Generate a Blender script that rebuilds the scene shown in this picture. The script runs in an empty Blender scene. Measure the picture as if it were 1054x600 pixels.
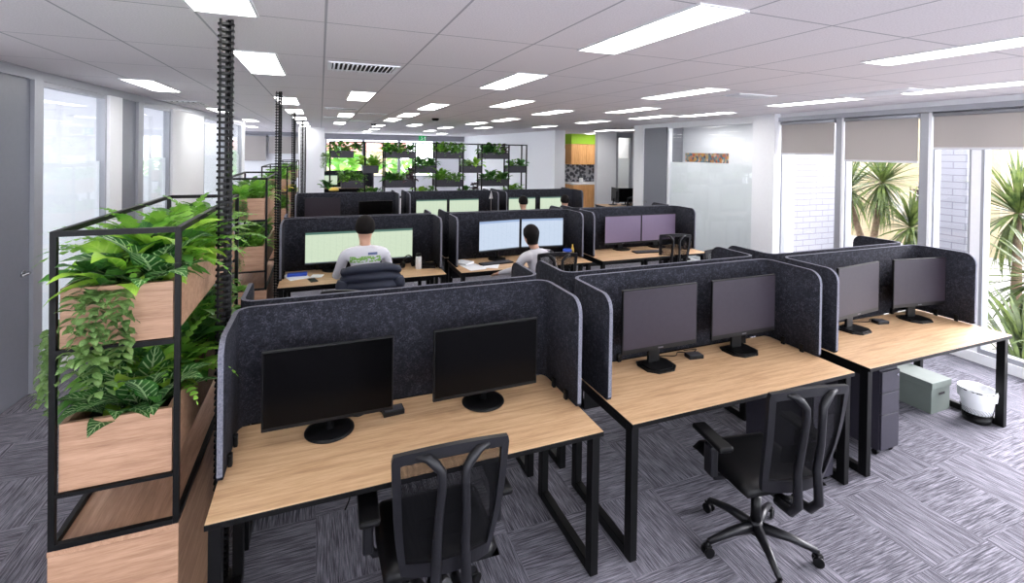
import bpy, bmesh, math, random
from math import sin, cos, pi, radians as R
from mathutils import Vector, Matrix
random.seed(7)
S = bpy.context.scene
C = S.collection

# ------------------------------------------------------------------ camera
th, pt, ro = R(21.728), R(.476), R(.856)
rt = Vector((cos(th), -sin(th), 0))
fw = Vector((sin(th)*cos(pt), cos(th)*cos(pt), -sin(pt)))
dn = fw.cross(rt).normalized()
if dn.z > 0: dn = -dn
cx_ = rt*cos(ro) - dn*sin(ro)
cd_ = rt*sin(ro) + dn*cos(ro)
M3 = Matrix((cx_, -cd_, -fw)).transposed()
cam = bpy.data.objects.new('camera', bpy.data.cameras.new('camera'))
C.objects.link(cam)
cam.matrix_world = Matrix.Translation((0, 0, 2.15)) @ M3.to_4x4()
cam.data.sensor_width = 36
cam.data.lens = 495.1/1054*36
cam.data.shift_x = 0
cam.data.shift_y = (159.35-300)/1054
cam.data.clip_end = 300
S.camera = cam

# ------------------------------------------------------------------ world, exposure
S.view_settings.view_transform = 'Standard'
S.view_settings.look = 'None'
S.view_settings.gamma = 1
S.view_settings.use_curve_mapping = False
S.view_settings.exposure = 0.9
S.cycles.diffuse_bounces = 6
SKY_STRENGTH = 4.5
PANEL_STRENGTH = 7.0
w = bpy.data.worlds.new('overcast'); S.world = w; w.use_nodes = True
bg = w.node_tree.nodes['Background']
bg.inputs[0].default_value = (.90, .92, 1.0, 1); bg.inputs[1].default_value = SKY_STRENGTH

sun = bpy.data.objects.new('daylight', bpy.data.lights.new('daylight', 'SUN')); C.objects.link(sun)
sun.data.energy = 9.0; sun.data.angle = R(45); sun.data.color = (1.0, .93, 1.0)
sun.rotation_euler = Vector((-1, .12, -.62)).to_track_quat('-Z', 'Y').to_euler()
# ------------------------------------------------------------------ materials
MATS = {}
class NT:
    def __init__(s, name):
        s.m = bpy.data.materials.new(name); s.m.use_nodes = True
        s.t = s.m.node_tree; s.n = s.t.nodes; s.l = s.t.links
        s.p = s.n['Principled BSDF']; s.out = s.n['Material Output']
        MATS[name] = s.m
    def add(s, typ, **kw):
        nd = s.n.new(typ)
        for k, v in kw.items(): setattr(nd, k, v)
        return nd
    def link(s, a, b): s.l.new(a, b)
    def math(s, op, a, b=None, c=None):
        nd = s.add('ShaderNodeMath', operation=op)
        for i, v in enumerate((a, b, c)):
            if v is None: continue
            if isinstance(v, (int, float)): nd.inputs[i].default_value = v
            else: s.link(v, nd.inputs[i])
        return nd.outputs[0]
    def ramp(s, fac, stops):
        r = s.add('ShaderNodeValToRGB'); e = r.color_ramp.elements
        while len(e) < len(stops): e.new(.5)
        for i, (p, c) in enumerate(stops): e[i].position = p; e[i].color = (*lin(c), 1)
        s.link(fac, r.inputs[0]); return r.outputs[0]
    def noise(s, vec=None, scale=5, detail=3, rough=.5, mapscale=None):
        n = s.add('ShaderNodeTexNoise'); n.inputs['Scale'].default_value = scale
        n.inputs['Detail'].default_value = detail; n.inputs['Roughness'].default_value = rough
        if vec is not None:
            if mapscale:
                mp = s.add('ShaderNodeMapping'); mp.inputs['Scale'].default_value = mapscale
                s.link(vec, mp.inputs[0]); vec = mp.outputs[0]
            s.link(vec, n.inputs['Vector'])
        return n.outputs[0]
    def co(s, kind='Object'): return s.add('ShaderNodeTexCoord').outputs[kind]
    def mix(s, fac, a, b):
        m = s.add('ShaderNodeMix', data_type='RGBA')
        for i, v in ((0, fac), (6, a), (7, b)):
            if isinstance(v, (int, float)): m.inputs[i].default_value = v
            elif isinstance(v, tuple): m.inputs[i].default_value = (*lin(v), 1)
            else: s.link(v, m.inputs[i])
        return m.outputs[2]
    def base(s, c): s.link(c, s.p.inputs['Base Color'])
    def bump(s, h, st=.3, d=.01):
        b = s.add('ShaderNodeBump'); b.inputs['Strength'].default_value = st; b.inputs['Distance'].default_value = d
        s.link(h, b.inputs['Height']); s.link(b.outputs[0], s.p.inputs['Normal'])
def lin(c):
    return tuple((x/255/12.92 if x/255 <= .04045 else ((x/255+.055)/1.055)**2.4) for x in c[:3])
def flat(name, c, rough=.5, metal=0, spec=.5, var=0, vscale=8, emit=None):
    t = NT(name)
    if var:
        n = t.noise(t.co(), vscale, 3)
        t.base(t.ramp(n, [(.3, tuple(max(0, v-var) for v in c)), (.7, tuple(min(255, v+var) for v in c))]))
    else:
        n = t.noise(t.co(), 30, 2)
        t.base(t.ramp(n, [(.2, tuple(max(0, v-2) for v in c)), (.8, tuple(min(255, v+2) for v in c))]))
    t.p.inputs['Roughness'].default_value = rough; t.p.inputs['Metallic'].default_value = metal
    t.p.inputs['Specular IOR Level'].default_value = spec
    if emit: t.p.inputs['Emission Color'].default_value = (*lin(c), 1); t.p.inputs['Emission Strength'].default_value = emit
    return t.m
def wood(name, dark, mid, light, axis, rough=.45, off=0):
    t = NT(name)
    sc = {'x': (1.0, 14, 14), 'y': (14, 1.0, 14), 'z': (14, 14, 1.0)}[axis]
    co = t.co()
    n1 = t.noise(co, 3.0, 8, .62, sc)
    sc2 = tuple(v*2.6 if v > 2 else v*2.0 for v in sc)
    n2 = t.noise(co, 7.0, 4, .6, sc2)
    f = t.math('ADD', t.math('MULTIPLY', n1, .62), t.math('MULTIPLY', n2, .38))
    t.base(t.ramp(f, [(.33, dark), (.5, mid), (.66, light)]))
    t.p.inputs['Roughness'].default_value = rough
    t.bump(n2, .06, .002)
    return t.m
wood('oak_x', (166, 130, 96), (196, 160, 122), (214, 182, 144), 'x')
wood('planter_oak', (140, 104, 80), (170, 132, 105), (192, 155, 128), 'x', .5)
wood('planter_oak_y', (140, 104, 80), (170, 132, 105), (192, 155, 128), 'y', .5)
wood('cabinet_wood', (200, 140, 80), (222, 164, 102), (236, 184, 124), 'z', .5)
flat('black_metal', (8, 8, 9), .45, 0, .22)
flat('black_plastic', (9, 9, 11), .42, 0, .25)
flat('chair_plastic', (19, 19, 24), .44, 0, .4)
flat('grey_plastic', (70, 70, 78), .4)
flat('charcoal_metal', (48, 46, 56), .45, 0, .4)
flat('chrome', (180, 182, 188), .22, .9)
flat('aluminium', (166, 168, 175), .4, .3)
flat('white_paint', (240, 241, 244), .6)
flat('wall_paint', (236, 237, 241), .7)
flat('beige_wall', (150, 136, 108), .8, var=6, vscale=2)
flat('door_grey', (122, 124, 134), .38)
flat('white_plastic', (228, 230, 232), .4)
flat('paper', (236, 238, 242), .7)
flat('blue_plastic', (36, 78, 190), .4)
flat('yellow_card', (222, 190, 90), .6)
flat('brown_ceramic', (62, 50, 46), .35)
flat('box_green', (104, 113, 107), .65, var=3)
flat('skin', (206, 160, 136), .55)
flat('hair', (20, 16, 16), .8, 0, .2)
flat('hoodie', (205, 203, 210), .85, var=5, vscale=12)
flat('trousers', (44, 46, 58), .85)
flat('soil', (34, 28, 24), .95, var=8, vscale=40)
flat('lime_paint', (150, 196, 30), .6)
flat('blind_rail', (214, 214, 218), .5)
flat('concrete', (140, 136, 134), .9, var=12, vscale=3)
flat('roof_red', (170, 118, 106), .8, var=10)
flat('trunk', (118, 98, 78), .9, var=14, vscale=20)
flat('exit_green', (30, 150, 80), .5, emit=.5)
flat('grey_wall', (140, 140, 148), .7)
flat('vent_dark', (40, 38, 42), .8)

def felt():
    t = NT('felt')
    co = t.co()
    a = t.noise(co, 140, 3, .75); b = t.noise(co, 42, 3, .6)
    f = t.math('ADD', t.math('MULTIPLY', a, .65), t.math('MULTIPLY', b, .35))
    t.base(t.ramp(f, [(.36, (24, 25, 30)), (.52, (38, 39, 47)), (.68, (76, 77, 88))]))
    t.p.inputs['Roughness'].default_value = .95; t.p.inputs['Specular IOR Level'].default_value = .15
    t.bump(a, .25, .003)
    t = NT('felt_edge')
    a = t.noise(t.co(), 120, 2, .6)
    t.base(t.ramp(a, [(.3, (92, 93, 104)), (.7, (126, 127, 138))]))
    t.p.inputs['Roughness'].default_value = .9; t.p.inputs['Specular IOR Level'].default_value = .15
felt()

def carpet():
    t = NT('carpet')
    co = t.co()
    sp = t.add('ShaderNodeSeparateXYZ'); t.link(co, sp.inputs[0])
    T = .5
    fx = t.math('FLOOR', t.math('DIVIDE', sp.outputs[0], T)); fy = t.math('FLOOR', t.math('DIVIDE', sp.outputs[1], T))
    par = t.math('MODULO', t.math('ABSOLUTE', t.math('ADD', fx, fy)), 2)
    par = t.math('GREATER_THAN', par, .5)
    cell = t.math('ADD', t.math('MULTIPLY', fx, 3.17), t.math('MULTIPLY', fy, 7.31))
    def streaks(mx, my, k):
        cb = t.add('ShaderNodeCombineXYZ')
        t.link(t.math('ADD', t.math('MULTIPLY', sp.outputs[0], mx), cell), cb.inputs[0])
        t.link(t.math('MULTIPLY', sp.outputs[1], my), cb.inputs[1])
        t.link(t.math('MULTIPLY', cell, k), cb.inputs[2])
        n = t.add('ShaderNodeTexNoise'); n.inputs['Scale'].default_value = 1; n.inputs['Detail'].default_value = 3
        n.inputs['Roughness'].default_value = .62
        t.link(cb.outputs[0], n.inputs['Vector']); return n.outputs[0]
    sx = streaks(7, 165, 1.3); sy = streaks(165, 7, 1.7)
    m = t.add('ShaderNodeMix'); t.link(par, m.inputs[0]); t.link(sx, m.inputs[2]); t.link(sy, m.inputs[3])
    fib = t.noise(co, 260, 2, .6)
    wn = t.add('ShaderNodeTexWhiteNoise', noise_dimensions='1D'); t.link(cell, wn.inputs['W'])
    f = t.math('ADD', t.math('ADD', m.outputs[0], t.math('MULTIPLY', t.math('SUBTRACT', fib, .5), .25)), t.math('MULTIPLY', t.math('SUBTRACT', wn.outputs[0], .5), .05))
    t.base(t.ramp(f, [(.32, (62, 61, 68)), (.46, (94, 93, 101)), (.58, (124, 122, 131)), (.74, (156, 153, 163))]))
    t.p.inputs['Roughness'].default_value = .95; t.p.inputs['Specular IOR Level'].default_value = .12
    t.bump(f, .4, .004)
carpet()

def ceiling_mat():
    t = NT('ceiling_tile')
    co = t.co()
    sp = t.add('ShaderNodeSeparateXYZ'); t.link(co, sp.inputs[0])
    def line(o, off, p, wd):
        a = t.math('DIVIDE', t.math('SUBTRACT', o, off), p)
        d = t.math('MULTIPLY', t.math('ABSOLUTE', t.math('SUBTRACT', t.math('FRACT', t.math('ADD', a, .5)), .5)), p)
        return t.math('LESS_THAN', d, wd)
    lx = line(sp.outputs[0], .018, .574, .006); ly = line(sp.outputs[1], 1.61, 1.0, .005)
    l = t.math('MAXIMUM', lx, ly)
    n = t.noise(co, 120, 3, .7)
    v = t.noise(co, 1.2, 1, .5)
    c = t.ramp(n, [(.3, (216, 211, 214)), (.6, (235, 230, 233))])
    t.base(t.mix(l, c, (168, 167, 172)))
    t.p.inputs['Roughness'].default_value = .9
    t.bump(n, .25, .003)
ceiling_mat()

def panel_mat():
    t = NT('light_panel')
    e = t.add('ShaderNodeEmission'); e.inputs[0].default_value = (1, .985, .97, 1); e.inputs[1].default_value = PANEL_STRENGTH
    t.link(e.outputs[0], t.out.inputs[0])
panel_mat()

def glass_mat(name, tint, refl=.08, rough=0.0, maxr=.6):
    t = NT(name)
    tr = t.add('ShaderNodeBsdfTransparent'); tr.inputs[0].default_value = (*tint, 1)
    g = t.add('ShaderNodeBsdfGlossy'); g.inputs['Roughness'].default_value = rough
    lw = t.add('ShaderNodeLayerWeight'); lw.inputs[0].default_value = .5
    fac = t.math('ADD', t.math('MULTIPLY', t.math('POWER', lw.outputs[1], 4), .55), .025)
    mx = t.add('ShaderNodeMixShader'); t.link(fac, mx.inputs[0])
    t.link(tr.outputs[0], mx.inputs[1]); t.link(g.outputs[0], mx.inputs[2]); t.link(mx.outputs[0], t.out.inputs[0])
glass_mat('glass', (.985, .995, .992))
def frosted(name, col, trans=.35, tlf=.55):
    t = NT(name)
    d = t.add('ShaderNodeBsdfDiffuse'); d.inputs[0].default_value = (*lin(col), 1)
    tl = t.add('ShaderNodeBsdfTranslucent'); tl.inputs[0].default_value = (*lin(col), 1)
    m1 = t.add('ShaderNodeMixShader'); m1.inputs[0].default_value = tlf
    t.link(d.outputs[0], m1.inputs[1]); t.link(tl.outputs[0], m1.inputs[2])
    tr = t.add('ShaderNodeBsdfTransparent'); tr.inputs[0].default_value = (.95, .985, .985, 1)
    m2 = t.add('ShaderNodeMixShader'); m2.inputs[0].default_value = trans
    t.link(m1.outputs[0], m2.inputs[1]); t.link(tr.outputs[0], m2.inputs[2])
    g = t.add('ShaderNodeBsdfGlossy'); g.inputs['Roughness'].default_value = .15
    lw = t.add('ShaderNodeLayerWeight'); lw.inputs[0].default_value = .5
    m3 = t.add('ShaderNodeMixShader'); t.link(t.math('ADD', t.math('MULTIPLY', t.math('POWER', lw.outputs[1], 4), .3), .01), m3.inputs[0]); t.link(m2.outputs[0], m3.inputs[1]); t.link(g.outputs[0], m3.inputs[2])
    t.link(m3.outputs[0], t.out.inputs[0])
frosted('frost_film', (246, 248, 250), .08)
frosted('blind_fabric', (182, 176, 172), .0, .16)

def mesh_mat():
    t = NT('chair_mesh')
    co = t.co()
    def wv(axis):
        wv_ = t.add('ShaderNodeTexWave', wave_type='BANDS', bands_direction=axis); wv_.inputs['Scale'].default_value = 75
        t.link(co, wv_.inputs[0]); return wv_.outputs[1]
    a = t.math('GREATER_THAN', t.math('MULTIPLY', wv('X'), wv('Z')), .38)
    b = t.add('ShaderNodeBsdfPrincipled'); b.inputs['Base Color'].default_value = (.004, .004, .005, 1); b.inputs['Roughness'].default_value = .8; b.inputs['Specular IOR Level'].default_value = .1
    tr = t.add('ShaderNodeBsdfTransparent')
    mx = t.add('ShaderNodeMixShader'); t.link(a, mx.inputs[0]); t.link(b.outputs[0], mx.inputs[1]); t.link(tr.outputs[0], mx.inputs[2])
    t.link(mx.outputs[0], t.out.inputs[0])
mesh_mat()

def screen_mats():
    def sheet(name, bgc, line, strength, bar):
        t = NT(name)
        uv = t.add('ShaderNodeUVMap').outputs[0]
        sp = t.add('ShaderNodeSeparateXYZ'); t.link(uv, sp.inputs[0])
        u, v = sp.outputs[0], sp.outputs[1]
        col = t.math('LESS_THAN', t.math('FRACT', t.math('MULTIPLY', u, 9)), .05)
        row = t.math('LESS_THAN', t.math('FRACT', t.math('MULTIPLY', v, 24)), .14)
        g = t.math('MULTIPLY', t.math('MAXIMUM', col, row), .35)
        nz = t.add('ShaderNodeTexNoise'); nz.inputs['Scale'].default_value = 9; nz.inputs['Detail'].default_value = 4
        mp = t.add('ShaderNodeMapping'); mp.inputs['Scale'].default_value = (3, 10, 1); t.link(uv, mp.inputs[0]); t.link(mp.outputs[0], nz.inputs['Vector'])
        txt = t.math('MULTIPLY', t.math('GREATER_THAN', nz.outputs[0], .62), t.math('LESS_THAN', t.math('FRACT', t.math('MULTIPLY', v, 24)), .6))
        f = t.math('MAXIMUM', g, t.math('MULTIPLY', txt, .5))
        c = t.mix(f, bgc, line)
        top = t.math('GREATER_THAN', v, .93)
        c = t.mix(top, c, bar)
        bot = t.math('LESS_THAN', v, .035)
        c = t.mix(bot, c, (70, 80, 92))
        t.p.inputs['Base Color'].default_value = (.02, .02, .02, 1); t.p.inputs['Roughness'].default_value = .3
        t.link(c, t.p.inputs['Emission Color']); t.p.inputs['Emission Strength'].default_value = strength
    sheet('screen_green', (206, 222, 196), (150, 170, 150), .56, (70, 110, 100))
    sheet('screen_blue', (205, 220, 240), (150, 170, 205), .52, (150, 175, 215))
    flat('screen_off', (3, 3, 4), .22, 0, .12)
    flat('screen_off_matte', (42, 36, 46), .5, 0, .3)
    flat('screen_lilac_reflection', (116, 102, 128), .55, 0, .4)  # switched-off screen with its lilac reflection put into the base colour
screen_mats()

def leaf_mat(name, dark, light, vein, nveins=9, veinamt=1.0, trans=.35):
    t = NT(name)
    uv = t.add('ShaderNodeUVMap').outputs[0]
    sp = t.add('ShaderNodeSeparateXYZ'); t.link(uv, sp.inputs[0])
    u, v = sp.outputs[0], sp.outputs[1]     # u across -1..1 (stored 0..1), v along
    au = t.math('ABSOLUTE', t.math('SUBTRACT', t.math('MULTIPLY', u, 2), 1))
    fr = t.math('FRACT', t.math('MULTIPLY', t.math('SUBTRACT', v, t.math('MULTIPLY', au, .16)), nveins))
    d = t.math('ABSOLUTE', t.math('SUBTRACT', fr, .5))
    side = t.math('MULTIPLY', t.math('LESS_THAN', d, .11), t.math('LESS_THAN', au, .86))
    mid = t.math('LESS_THAN', au, .08)
    vf = t.math('MULTIPLY', t.math('MAXIMUM', side, mid), veinamt)
    oi = t.add('ShaderNodeObjectInfo')
    n = t.noise(t.co(), 9, 2, .5)
    base = t.ramp(n, [(.35, dark), (.68, light)])
    c = t.mix(vf, base, vein)
    t.base(c); t.p.inputs['Roughness'].default_value = .42
    tl = t.add('ShaderNodeBsdfTranslucent'); t.link(c, tl.inputs[0])
    mx = t.add('ShaderNodeMixShader'); mx.inputs[0].default_value = trans
    t.link(t.p.outputs[0], mx.inputs[1]); t.link(tl.outputs[0], mx.inputs[2]); t.link(mx.outputs[0], t.out.inputs[0])
leaf_mat('leaf_zebra', (34, 84, 38), (66, 124, 50), (186, 212, 160), 11, .8)
leaf_mat('leaf_lime', (112, 170, 44), (176, 218, 78), (176, 214, 96), 8, .5)
leaf_mat('leaf_fern', (92, 154, 50), (150, 202, 80), (130, 178, 70), 3, .2)
leaf_mat('leaf_deep', (40, 92, 40), (86, 144, 58), (96, 146, 70), 7, .4)
leaf_mat('leaf_vine', (80, 116, 60), (134, 168, 96), (158, 180, 118), 6, .35)
leaf_mat('leaf_bush', (62, 118, 40), (130, 180, 68), (120, 160, 66), 6, .3)
leaf_mat('leaf_purple', (62, 52, 56), (104, 84, 92), (150, 120, 130), 6, .3)
leaf_mat('leaf_blade', (50, 68, 32), (104, 118, 62), (130, 140, 84), 1, .2)
leaf_mat('leaf_yellow', (200, 190, 30), (236, 226, 60), (230, 220, 90), 5, .3)

def brick_white():
    t = NT('white_brick')
    co = t.co('Generated')
    b = t.add('ShaderNodeTexBrick'); mp = t.add('ShaderNodeMapping')
    t.link(t.co(), mp.inputs[0]); mp.inputs['Rotation'].default_value = (R(90), 0, R(90))
    sp = t.add('ShaderNodeSeparateXYZ'); t.link(t.co(), sp.inputs[0])
    cb = t.add('ShaderNodeCombineXYZ'); t.link(t.math('ADD', sp.outputs[0], sp.outputs[1]), cb.inputs[0]); t.link(sp.outputs[2], cb.inputs[1])
    t.link(cb.outputs[0], b.inputs['Vector']); b.inputs['Scale'].default_value = 1
    b.inputs['Brick Width'].default_value = .3; b.inputs['Row Height'].default_value = .095; b.inputs['Mortar Size'].default_value = .006
    b.inputs[1].default_value = (*lin((136, 135, 142)), 1); b.inputs[2].default_value = (*lin((136, 135, 142)), 1); b.inputs[3].default_value = (*lin((106, 105, 114)), 1)
    t.base(b.outputs[0]); t.p.inputs['Roughness'].default_value = .8
brick_white()

def mosaic():
    t = NT('picture_strip')
    co = t.co()
    v = t.add('ShaderNodeTexVoronoi'); v.inputs['Scale'].default_value = 20; t.link(co, v.inputs['Vector'])
    n = t.noise(co, 2.2, 2, .5)
    hs = t.add('ShaderNodeSeparateColor'); t.link(v.outputs[1], hs.inputs[0])
    c1 = t.ramp(hs.outputs[0], [(.0, (40, 60, 90)), (.3, (70, 150, 170)), (.55, (210, 170, 90)), (.8, (190, 80, 60)), (1., (230, 220, 200))])
    c2 = t.ramp(hs.outputs[1], [(.0, (60, 40, 50)), (.5, (200, 130, 60)), (1., (90, 70, 60))])
    t.base(t.mix(t.math('MULTIPLY', n, .35), c1, c2)); t.p.inputs['Roughness'].default_value = .5
mosaic()
def splash():
    t = NT('splash_tile')
    co = t.co()
    v = t.add('ShaderNodeTexVoronoi'); v.inputs['Scale'].default_value = 9; t.link(co, v.inputs['Vector'])
    t.base(t.ramp(v.outputs[0], [(.25, (52, 54, 62)), (.5, (84, 86, 96)), (.62, (170, 172, 180))])); t.p.inputs['Roughness'].default_value = .3
splash()
def tee_mat():
    t = NT('tshirt')
    co = t.co()
    sp = t.add('ShaderNodeSeparateXYZ'); t.link(co, sp.inputs[0])
    x, y, z = sp.outputs[0], sp.outputs[1], sp.outputs[2]
    def band(o, a, b): return t.math('MULTIPLY', t.math('GREATER_THAN', o, a), t.math('LESS_THAN', o, b))
    n = t.noise(co, 22, 2, .5, (1.6, 1, 2.6))
    blot = t.math('GREATER_THAN', n, .47)
    back = t.math('LESS_THAN', y, -.02)
    g = t.math('MULTIPLY', t.math('MULTIPLY', band(x, -.15, .15), band(z, .97, 1.03)), t.math('MULTIPLY', blot, back))
    b2 = t.math('MULTIPLY', t.math('MULTIPLY', band(x, .02, .11), band(z, 1.04, 1.065)), back)
    c = t.mix(g, (222, 222, 230), (132, 186, 92))
    c = t.mix(b2, c, (96, 110, 150))
    t.base(c); t.p.inputs['Roughness'].default_value = .85
tee_mat()
flat('puffer', (40, 46, 64), .6, 0, .4)

# ------------------------------------------------------------------ mesh helpers
class MB:
    def __init__(s): s.b = bmesh.new(); s.uv = None
    def _v(s, co, M=None): return s.b.verts.new(M @ Vector(co) if M else Vector(co))
    def box(s, x0, x1, y0, y1, z0, z1, mi=0, bev=0, M=None, seg=2):
        t = bmesh.new()
        vs = [t.verts.new((x, y, z)) for x in (x0, x1) for y in (y0, y1) for z in (z0, z1)]
        for f in ((0, 1, 3, 2), (4, 6, 7, 5), (0, 4, 5, 1), (2, 3, 7, 6), (0, 2, 6, 4), (1, 5, 7, 3)):
            t.faces.new([vs[i] for i in f])
        bmesh.ops.recalc_face_normals(t, faces=t.faces)
        if bev: bmesh.ops.bevel(t, geom=list(t.edges), offset=bev, segments=seg, affect='EDGES', profile=.5)
        s.merge(t, mi, M); return s
    def merge(s, t, mi=0, M=None):
        mp = {}
        for v in t.verts: mp[v] = s._v(v.co, M)
        for f in t.faces:
            try: nf = s.b.faces.new([mp[v] for v in f.verts])
            except ValueError: continue
            nf.material_index = mi; nf.smooth = f.smooth
        t.free()
    def tube(s, pts, r, n=8, mi=0, M=None, closed=False, flat=1.0, cap=True):
        pts = [Vector(p) for p in pts]; rs = r if isinstance(r, (list, tuple)) else [r]*len(pts)
        rings = []; up = None
        for i, p in enumerate(pts):
            a = pts[i-1] if (i > 0 or closed) else p; b = pts[(i+1) % len(pts)] if (i < len(pts)-1 or closed) else p
            d = (b-a).normalized()
            if up is None:
                up = Vector((0, 0, 1)) if abs(d.z) < .9 else Vector((1, 0, 0))
            sd = d.cross(up).normalized(); up = sd.cross(d).normalized()
            rings.append([s._v(p + sd*cos(2*pi*k/n)*rs[i] + up*sin(2*pi*k/n)*rs[i]*flat, M) for k in range(n)])
        m = len(rings)
        for i in range(m if closed else m-1):
            A, B = rings[i], rings[(i+1) % m]
            for k in range(n):
                f = s.b.faces.new((A[k], A[(k+1) % n], B[(k+1) % n], B[k])); f.smooth = True; f.material_index = mi
        if not closed and cap:
            f = s.b.faces.new(rings[0][::-1]); f.material_index = mi
            f = s.b.faces.new(rings[-1]); f.material_index = mi
        return s
    def lathe(s, prof, cx=0, cy=0, n=24, mi=0, M=None, sx=1, sy=1, smooth=True, capb=True, capt=True):
        rings = [[s._v((cx+r*sx*cos(2*pi*k/n), cy+r*sy*sin(2*pi*k/n), z), M) for k in range(n)] for r, z in prof]
        for A, B in zip(rings, rings[1:]):
            for k in range(n):
                f = s.b.faces.new((A[k], A[(k+1) % n], B[(k+1) % n], B[k])); f.smooth = smooth; f.material_index = mi
        if capb: s.b.faces.new(rings[0][::-1]).material_index = mi
        if capt: s.b.faces.new(rings[-1]).material_index = mi
        return s
    def prism(s, pts, z0, z1, mi=0, M=None):
        a = [s._v((x, y, z0), M) for x, y in pts]; b = [s._v((x, y, z1), M) for x, y in pts]
        n = len(pts)
        s.b.faces.new(a[::-1]).material_index = mi; s.b.faces.new(b).material_index = mi
        for k in range(n): s.b.faces.new((a[k], a[(k+1) % n], b[(k+1) % n], b[k])).material_index = mi
        return s
    def grid(s, rows, mi=0, uvs=None, smooth=True):
        vs = [[s._v(p) for p in r] for r in rows]
        for i in range(len(vs)-1):
            for j in range(len(vs[0])-1):
                f = s.b.faces.new((vs[i][j], vs[i][j+1], vs[i+1][j+1], vs[i+1][j])); f.smooth = smooth; f.material_index = mi
                if uvs:
                    if s.uv is None: s.uv = s.b.loops.layers.uv.new('UVMap')
                    for lp, (a, b) in zip(f.loops, ((i, j), (i, j+1), (i+1, j+1), (i+1, j))): lp[s.uv].uv = uvs[a][b]
        return s
    def quad(s, pts, mi=0):
        if s.uv is None: s.uv = s.b.loops.layers.uv.new('UVMap')
        f = s.b.faces.new([s._v(p) for p in pts]); f.material_index = mi
        for lp, u in zip(f.loops, ((0, 0), (1, 0), (1, 1), (0, 1))): lp[s.uv].uv = u
        return s
    def obj(s, name, mats, parent=None, recalc=True):
        if recalc: bmesh.ops.recalc_face_normals(s.b, faces=s.b.faces)
        me = bpy.data.meshes.new(name); s.b.to_mesh(me); s.b.free()
        for m in (mats if isinstance(mats, (list, tuple)) else [mats]): me.materials.append(MATS[m])
        o = bpy.data.objects.new(name, me); C.objects.link(o)
        if parent: o.parent = parent
        return o
def tag(o, label, cat, group=None, kind=None):
    o['label'] = label; o['category'] = cat
    if group: o['group'] = group
    if kind: o['kind'] = kind
    return o
def thing(name, label, cat, loc=(0, 0, 0), rz=0, group=None):
    o = bpy.data.objects.new(name, None); C.objects.link(o)
    o.location = loc; o.rotation_euler = (0, 0, rz); o.empty_display_size = .1
    return tag(o, label, cat, group)
def struct(o):
    o['kind'] = 'structure'; return o
def sbox(name, mat, x0, x1, y0, y1, z0, z1, parent=None, bev=0):
    o = MB().box(x0, x1, y0, y1, z0, z1, bev=bev).obj(name, mat, parent)
    if not parent: struct(o)
    return o
def dup(root, loc, rz=0, label=None, group=None):
    def cp(o, par):
        c = o.copy(); C.objects.link(c)
        if par: c.parent = par
        for ch in o.children: cp(ch, c)
        return c
    r = cp(root, None); r.location = loc; r.rotation_euler = (0, 0, rz)
    if label: r['label'] = label
    if group: r['group'] = group
    return r

H = 2.783
# ------------------------------------------------------------------ setting
def wx(y): return 6.276 + .067*y       # window wall line
def lx(y): return -2.644 + .065*y      # glazed office wall line
def slab(name, mat, z0, z1):
    m = MB(); m.prism([(-6.2, -3.2), (wx(-3.2)+.12, -3.2), (wx(5.65)+.12, 5.65), (8.3, 5.65), (8.3, 9.35), (10.5, 9.35), (10.5, 22.2), (-6.2, 22.2)], z0, z1)
    return struct(m.obj(name, mat))
slab('floor', 'carpet', -.12, 0)
f = bpy.data.objects['floor']
slab('ceiling', 'ceiling_tile', H, H+.1)
sbox('wall_back', 'wall_paint', -6.2, .2, 22.0, 22.2, 0, H)
sbox('wall_back_right', 'wall_paint', 4.9, 10.5, 22.0, 22.2, 0, H)
sbox('wall_back_sill', 'wall_paint', .2, 4.9, 22.0, 22.2, 0, .9)
sbox('wall_back_header', 'grey_wall', .2, 4.9, 22.0, 22.2, 2.58, H)
sbox('wall_behind_camera', 'wall_paint', -6.2, 6.6, -3.2, -3.05, 0, .75)
sbox('wall_behind_header', 'wall_paint', -6.2, 6.6, -3.2, -3.05, 2.68, H)
sbox('wall_far_left', 'wall_paint', -6.2, -6.05, -3.05, 22, 0, .5)
sbox('wall_far_left_header', 'wall_paint', -6.2, -6.05, -3.05, 22, 2.68, H)
def added_window(n, x0, x1, y0, y1, z0, z1):
    m = MB(); s = .05; al = (x1-x0) > (y1-y0)
    if al:
        m.box(x0, x0+s, y0, y1, z0, z1).box(x1-s, x1, y0, y1, z0, z1).box(x0+s, x1-s, y0, y1, z0, z0+s).box(x0+s, x1-s, y0, y1, z1-s, z1)
    else:
        m.box(x0, x1, y0, y0+s, z0, z1).box(x0, x1, y1-s, y1, z0, z1).box(x0, x1, y0+s, y1-s, z0, z0+s).box(x0, x1, y0+s, y1-s, z1-s, z1)
    o = struct(m.obj('window_%d' % n, 'aluminium'))
    if al: MB().box(x0+s, x1-s, (y0+y1)/2-.005, (y0+y1)/2+.005, z0+s, z1-s).obj('pane', 'glass', o)
    else: MB().box((x0+x1)/2-.005, (x0+x1)/2+.005, y0+s, y1-s, z0+s, z1-s).obj('pane', 'glass', o)
for i in range(5): added_window(20+i, -6.1+i*2.5, -3.6+i*2.5, -3.16, -3.09, .75, 2.68)  # unseen windows added behind the camera so daylight lifts the ceiling
for i, (a, b) in enumerate(((-3, .8), (.8, 4.2), (4.3, 6.75), (6.85, 9.0), (9.1, 13.42), (13.52, 18), (18, 21.9))): added_window(30+i, -6.16, -6.09, a, b, .5, 2.68)  # unseen outer office windows, added to bring in more daylight

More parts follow.
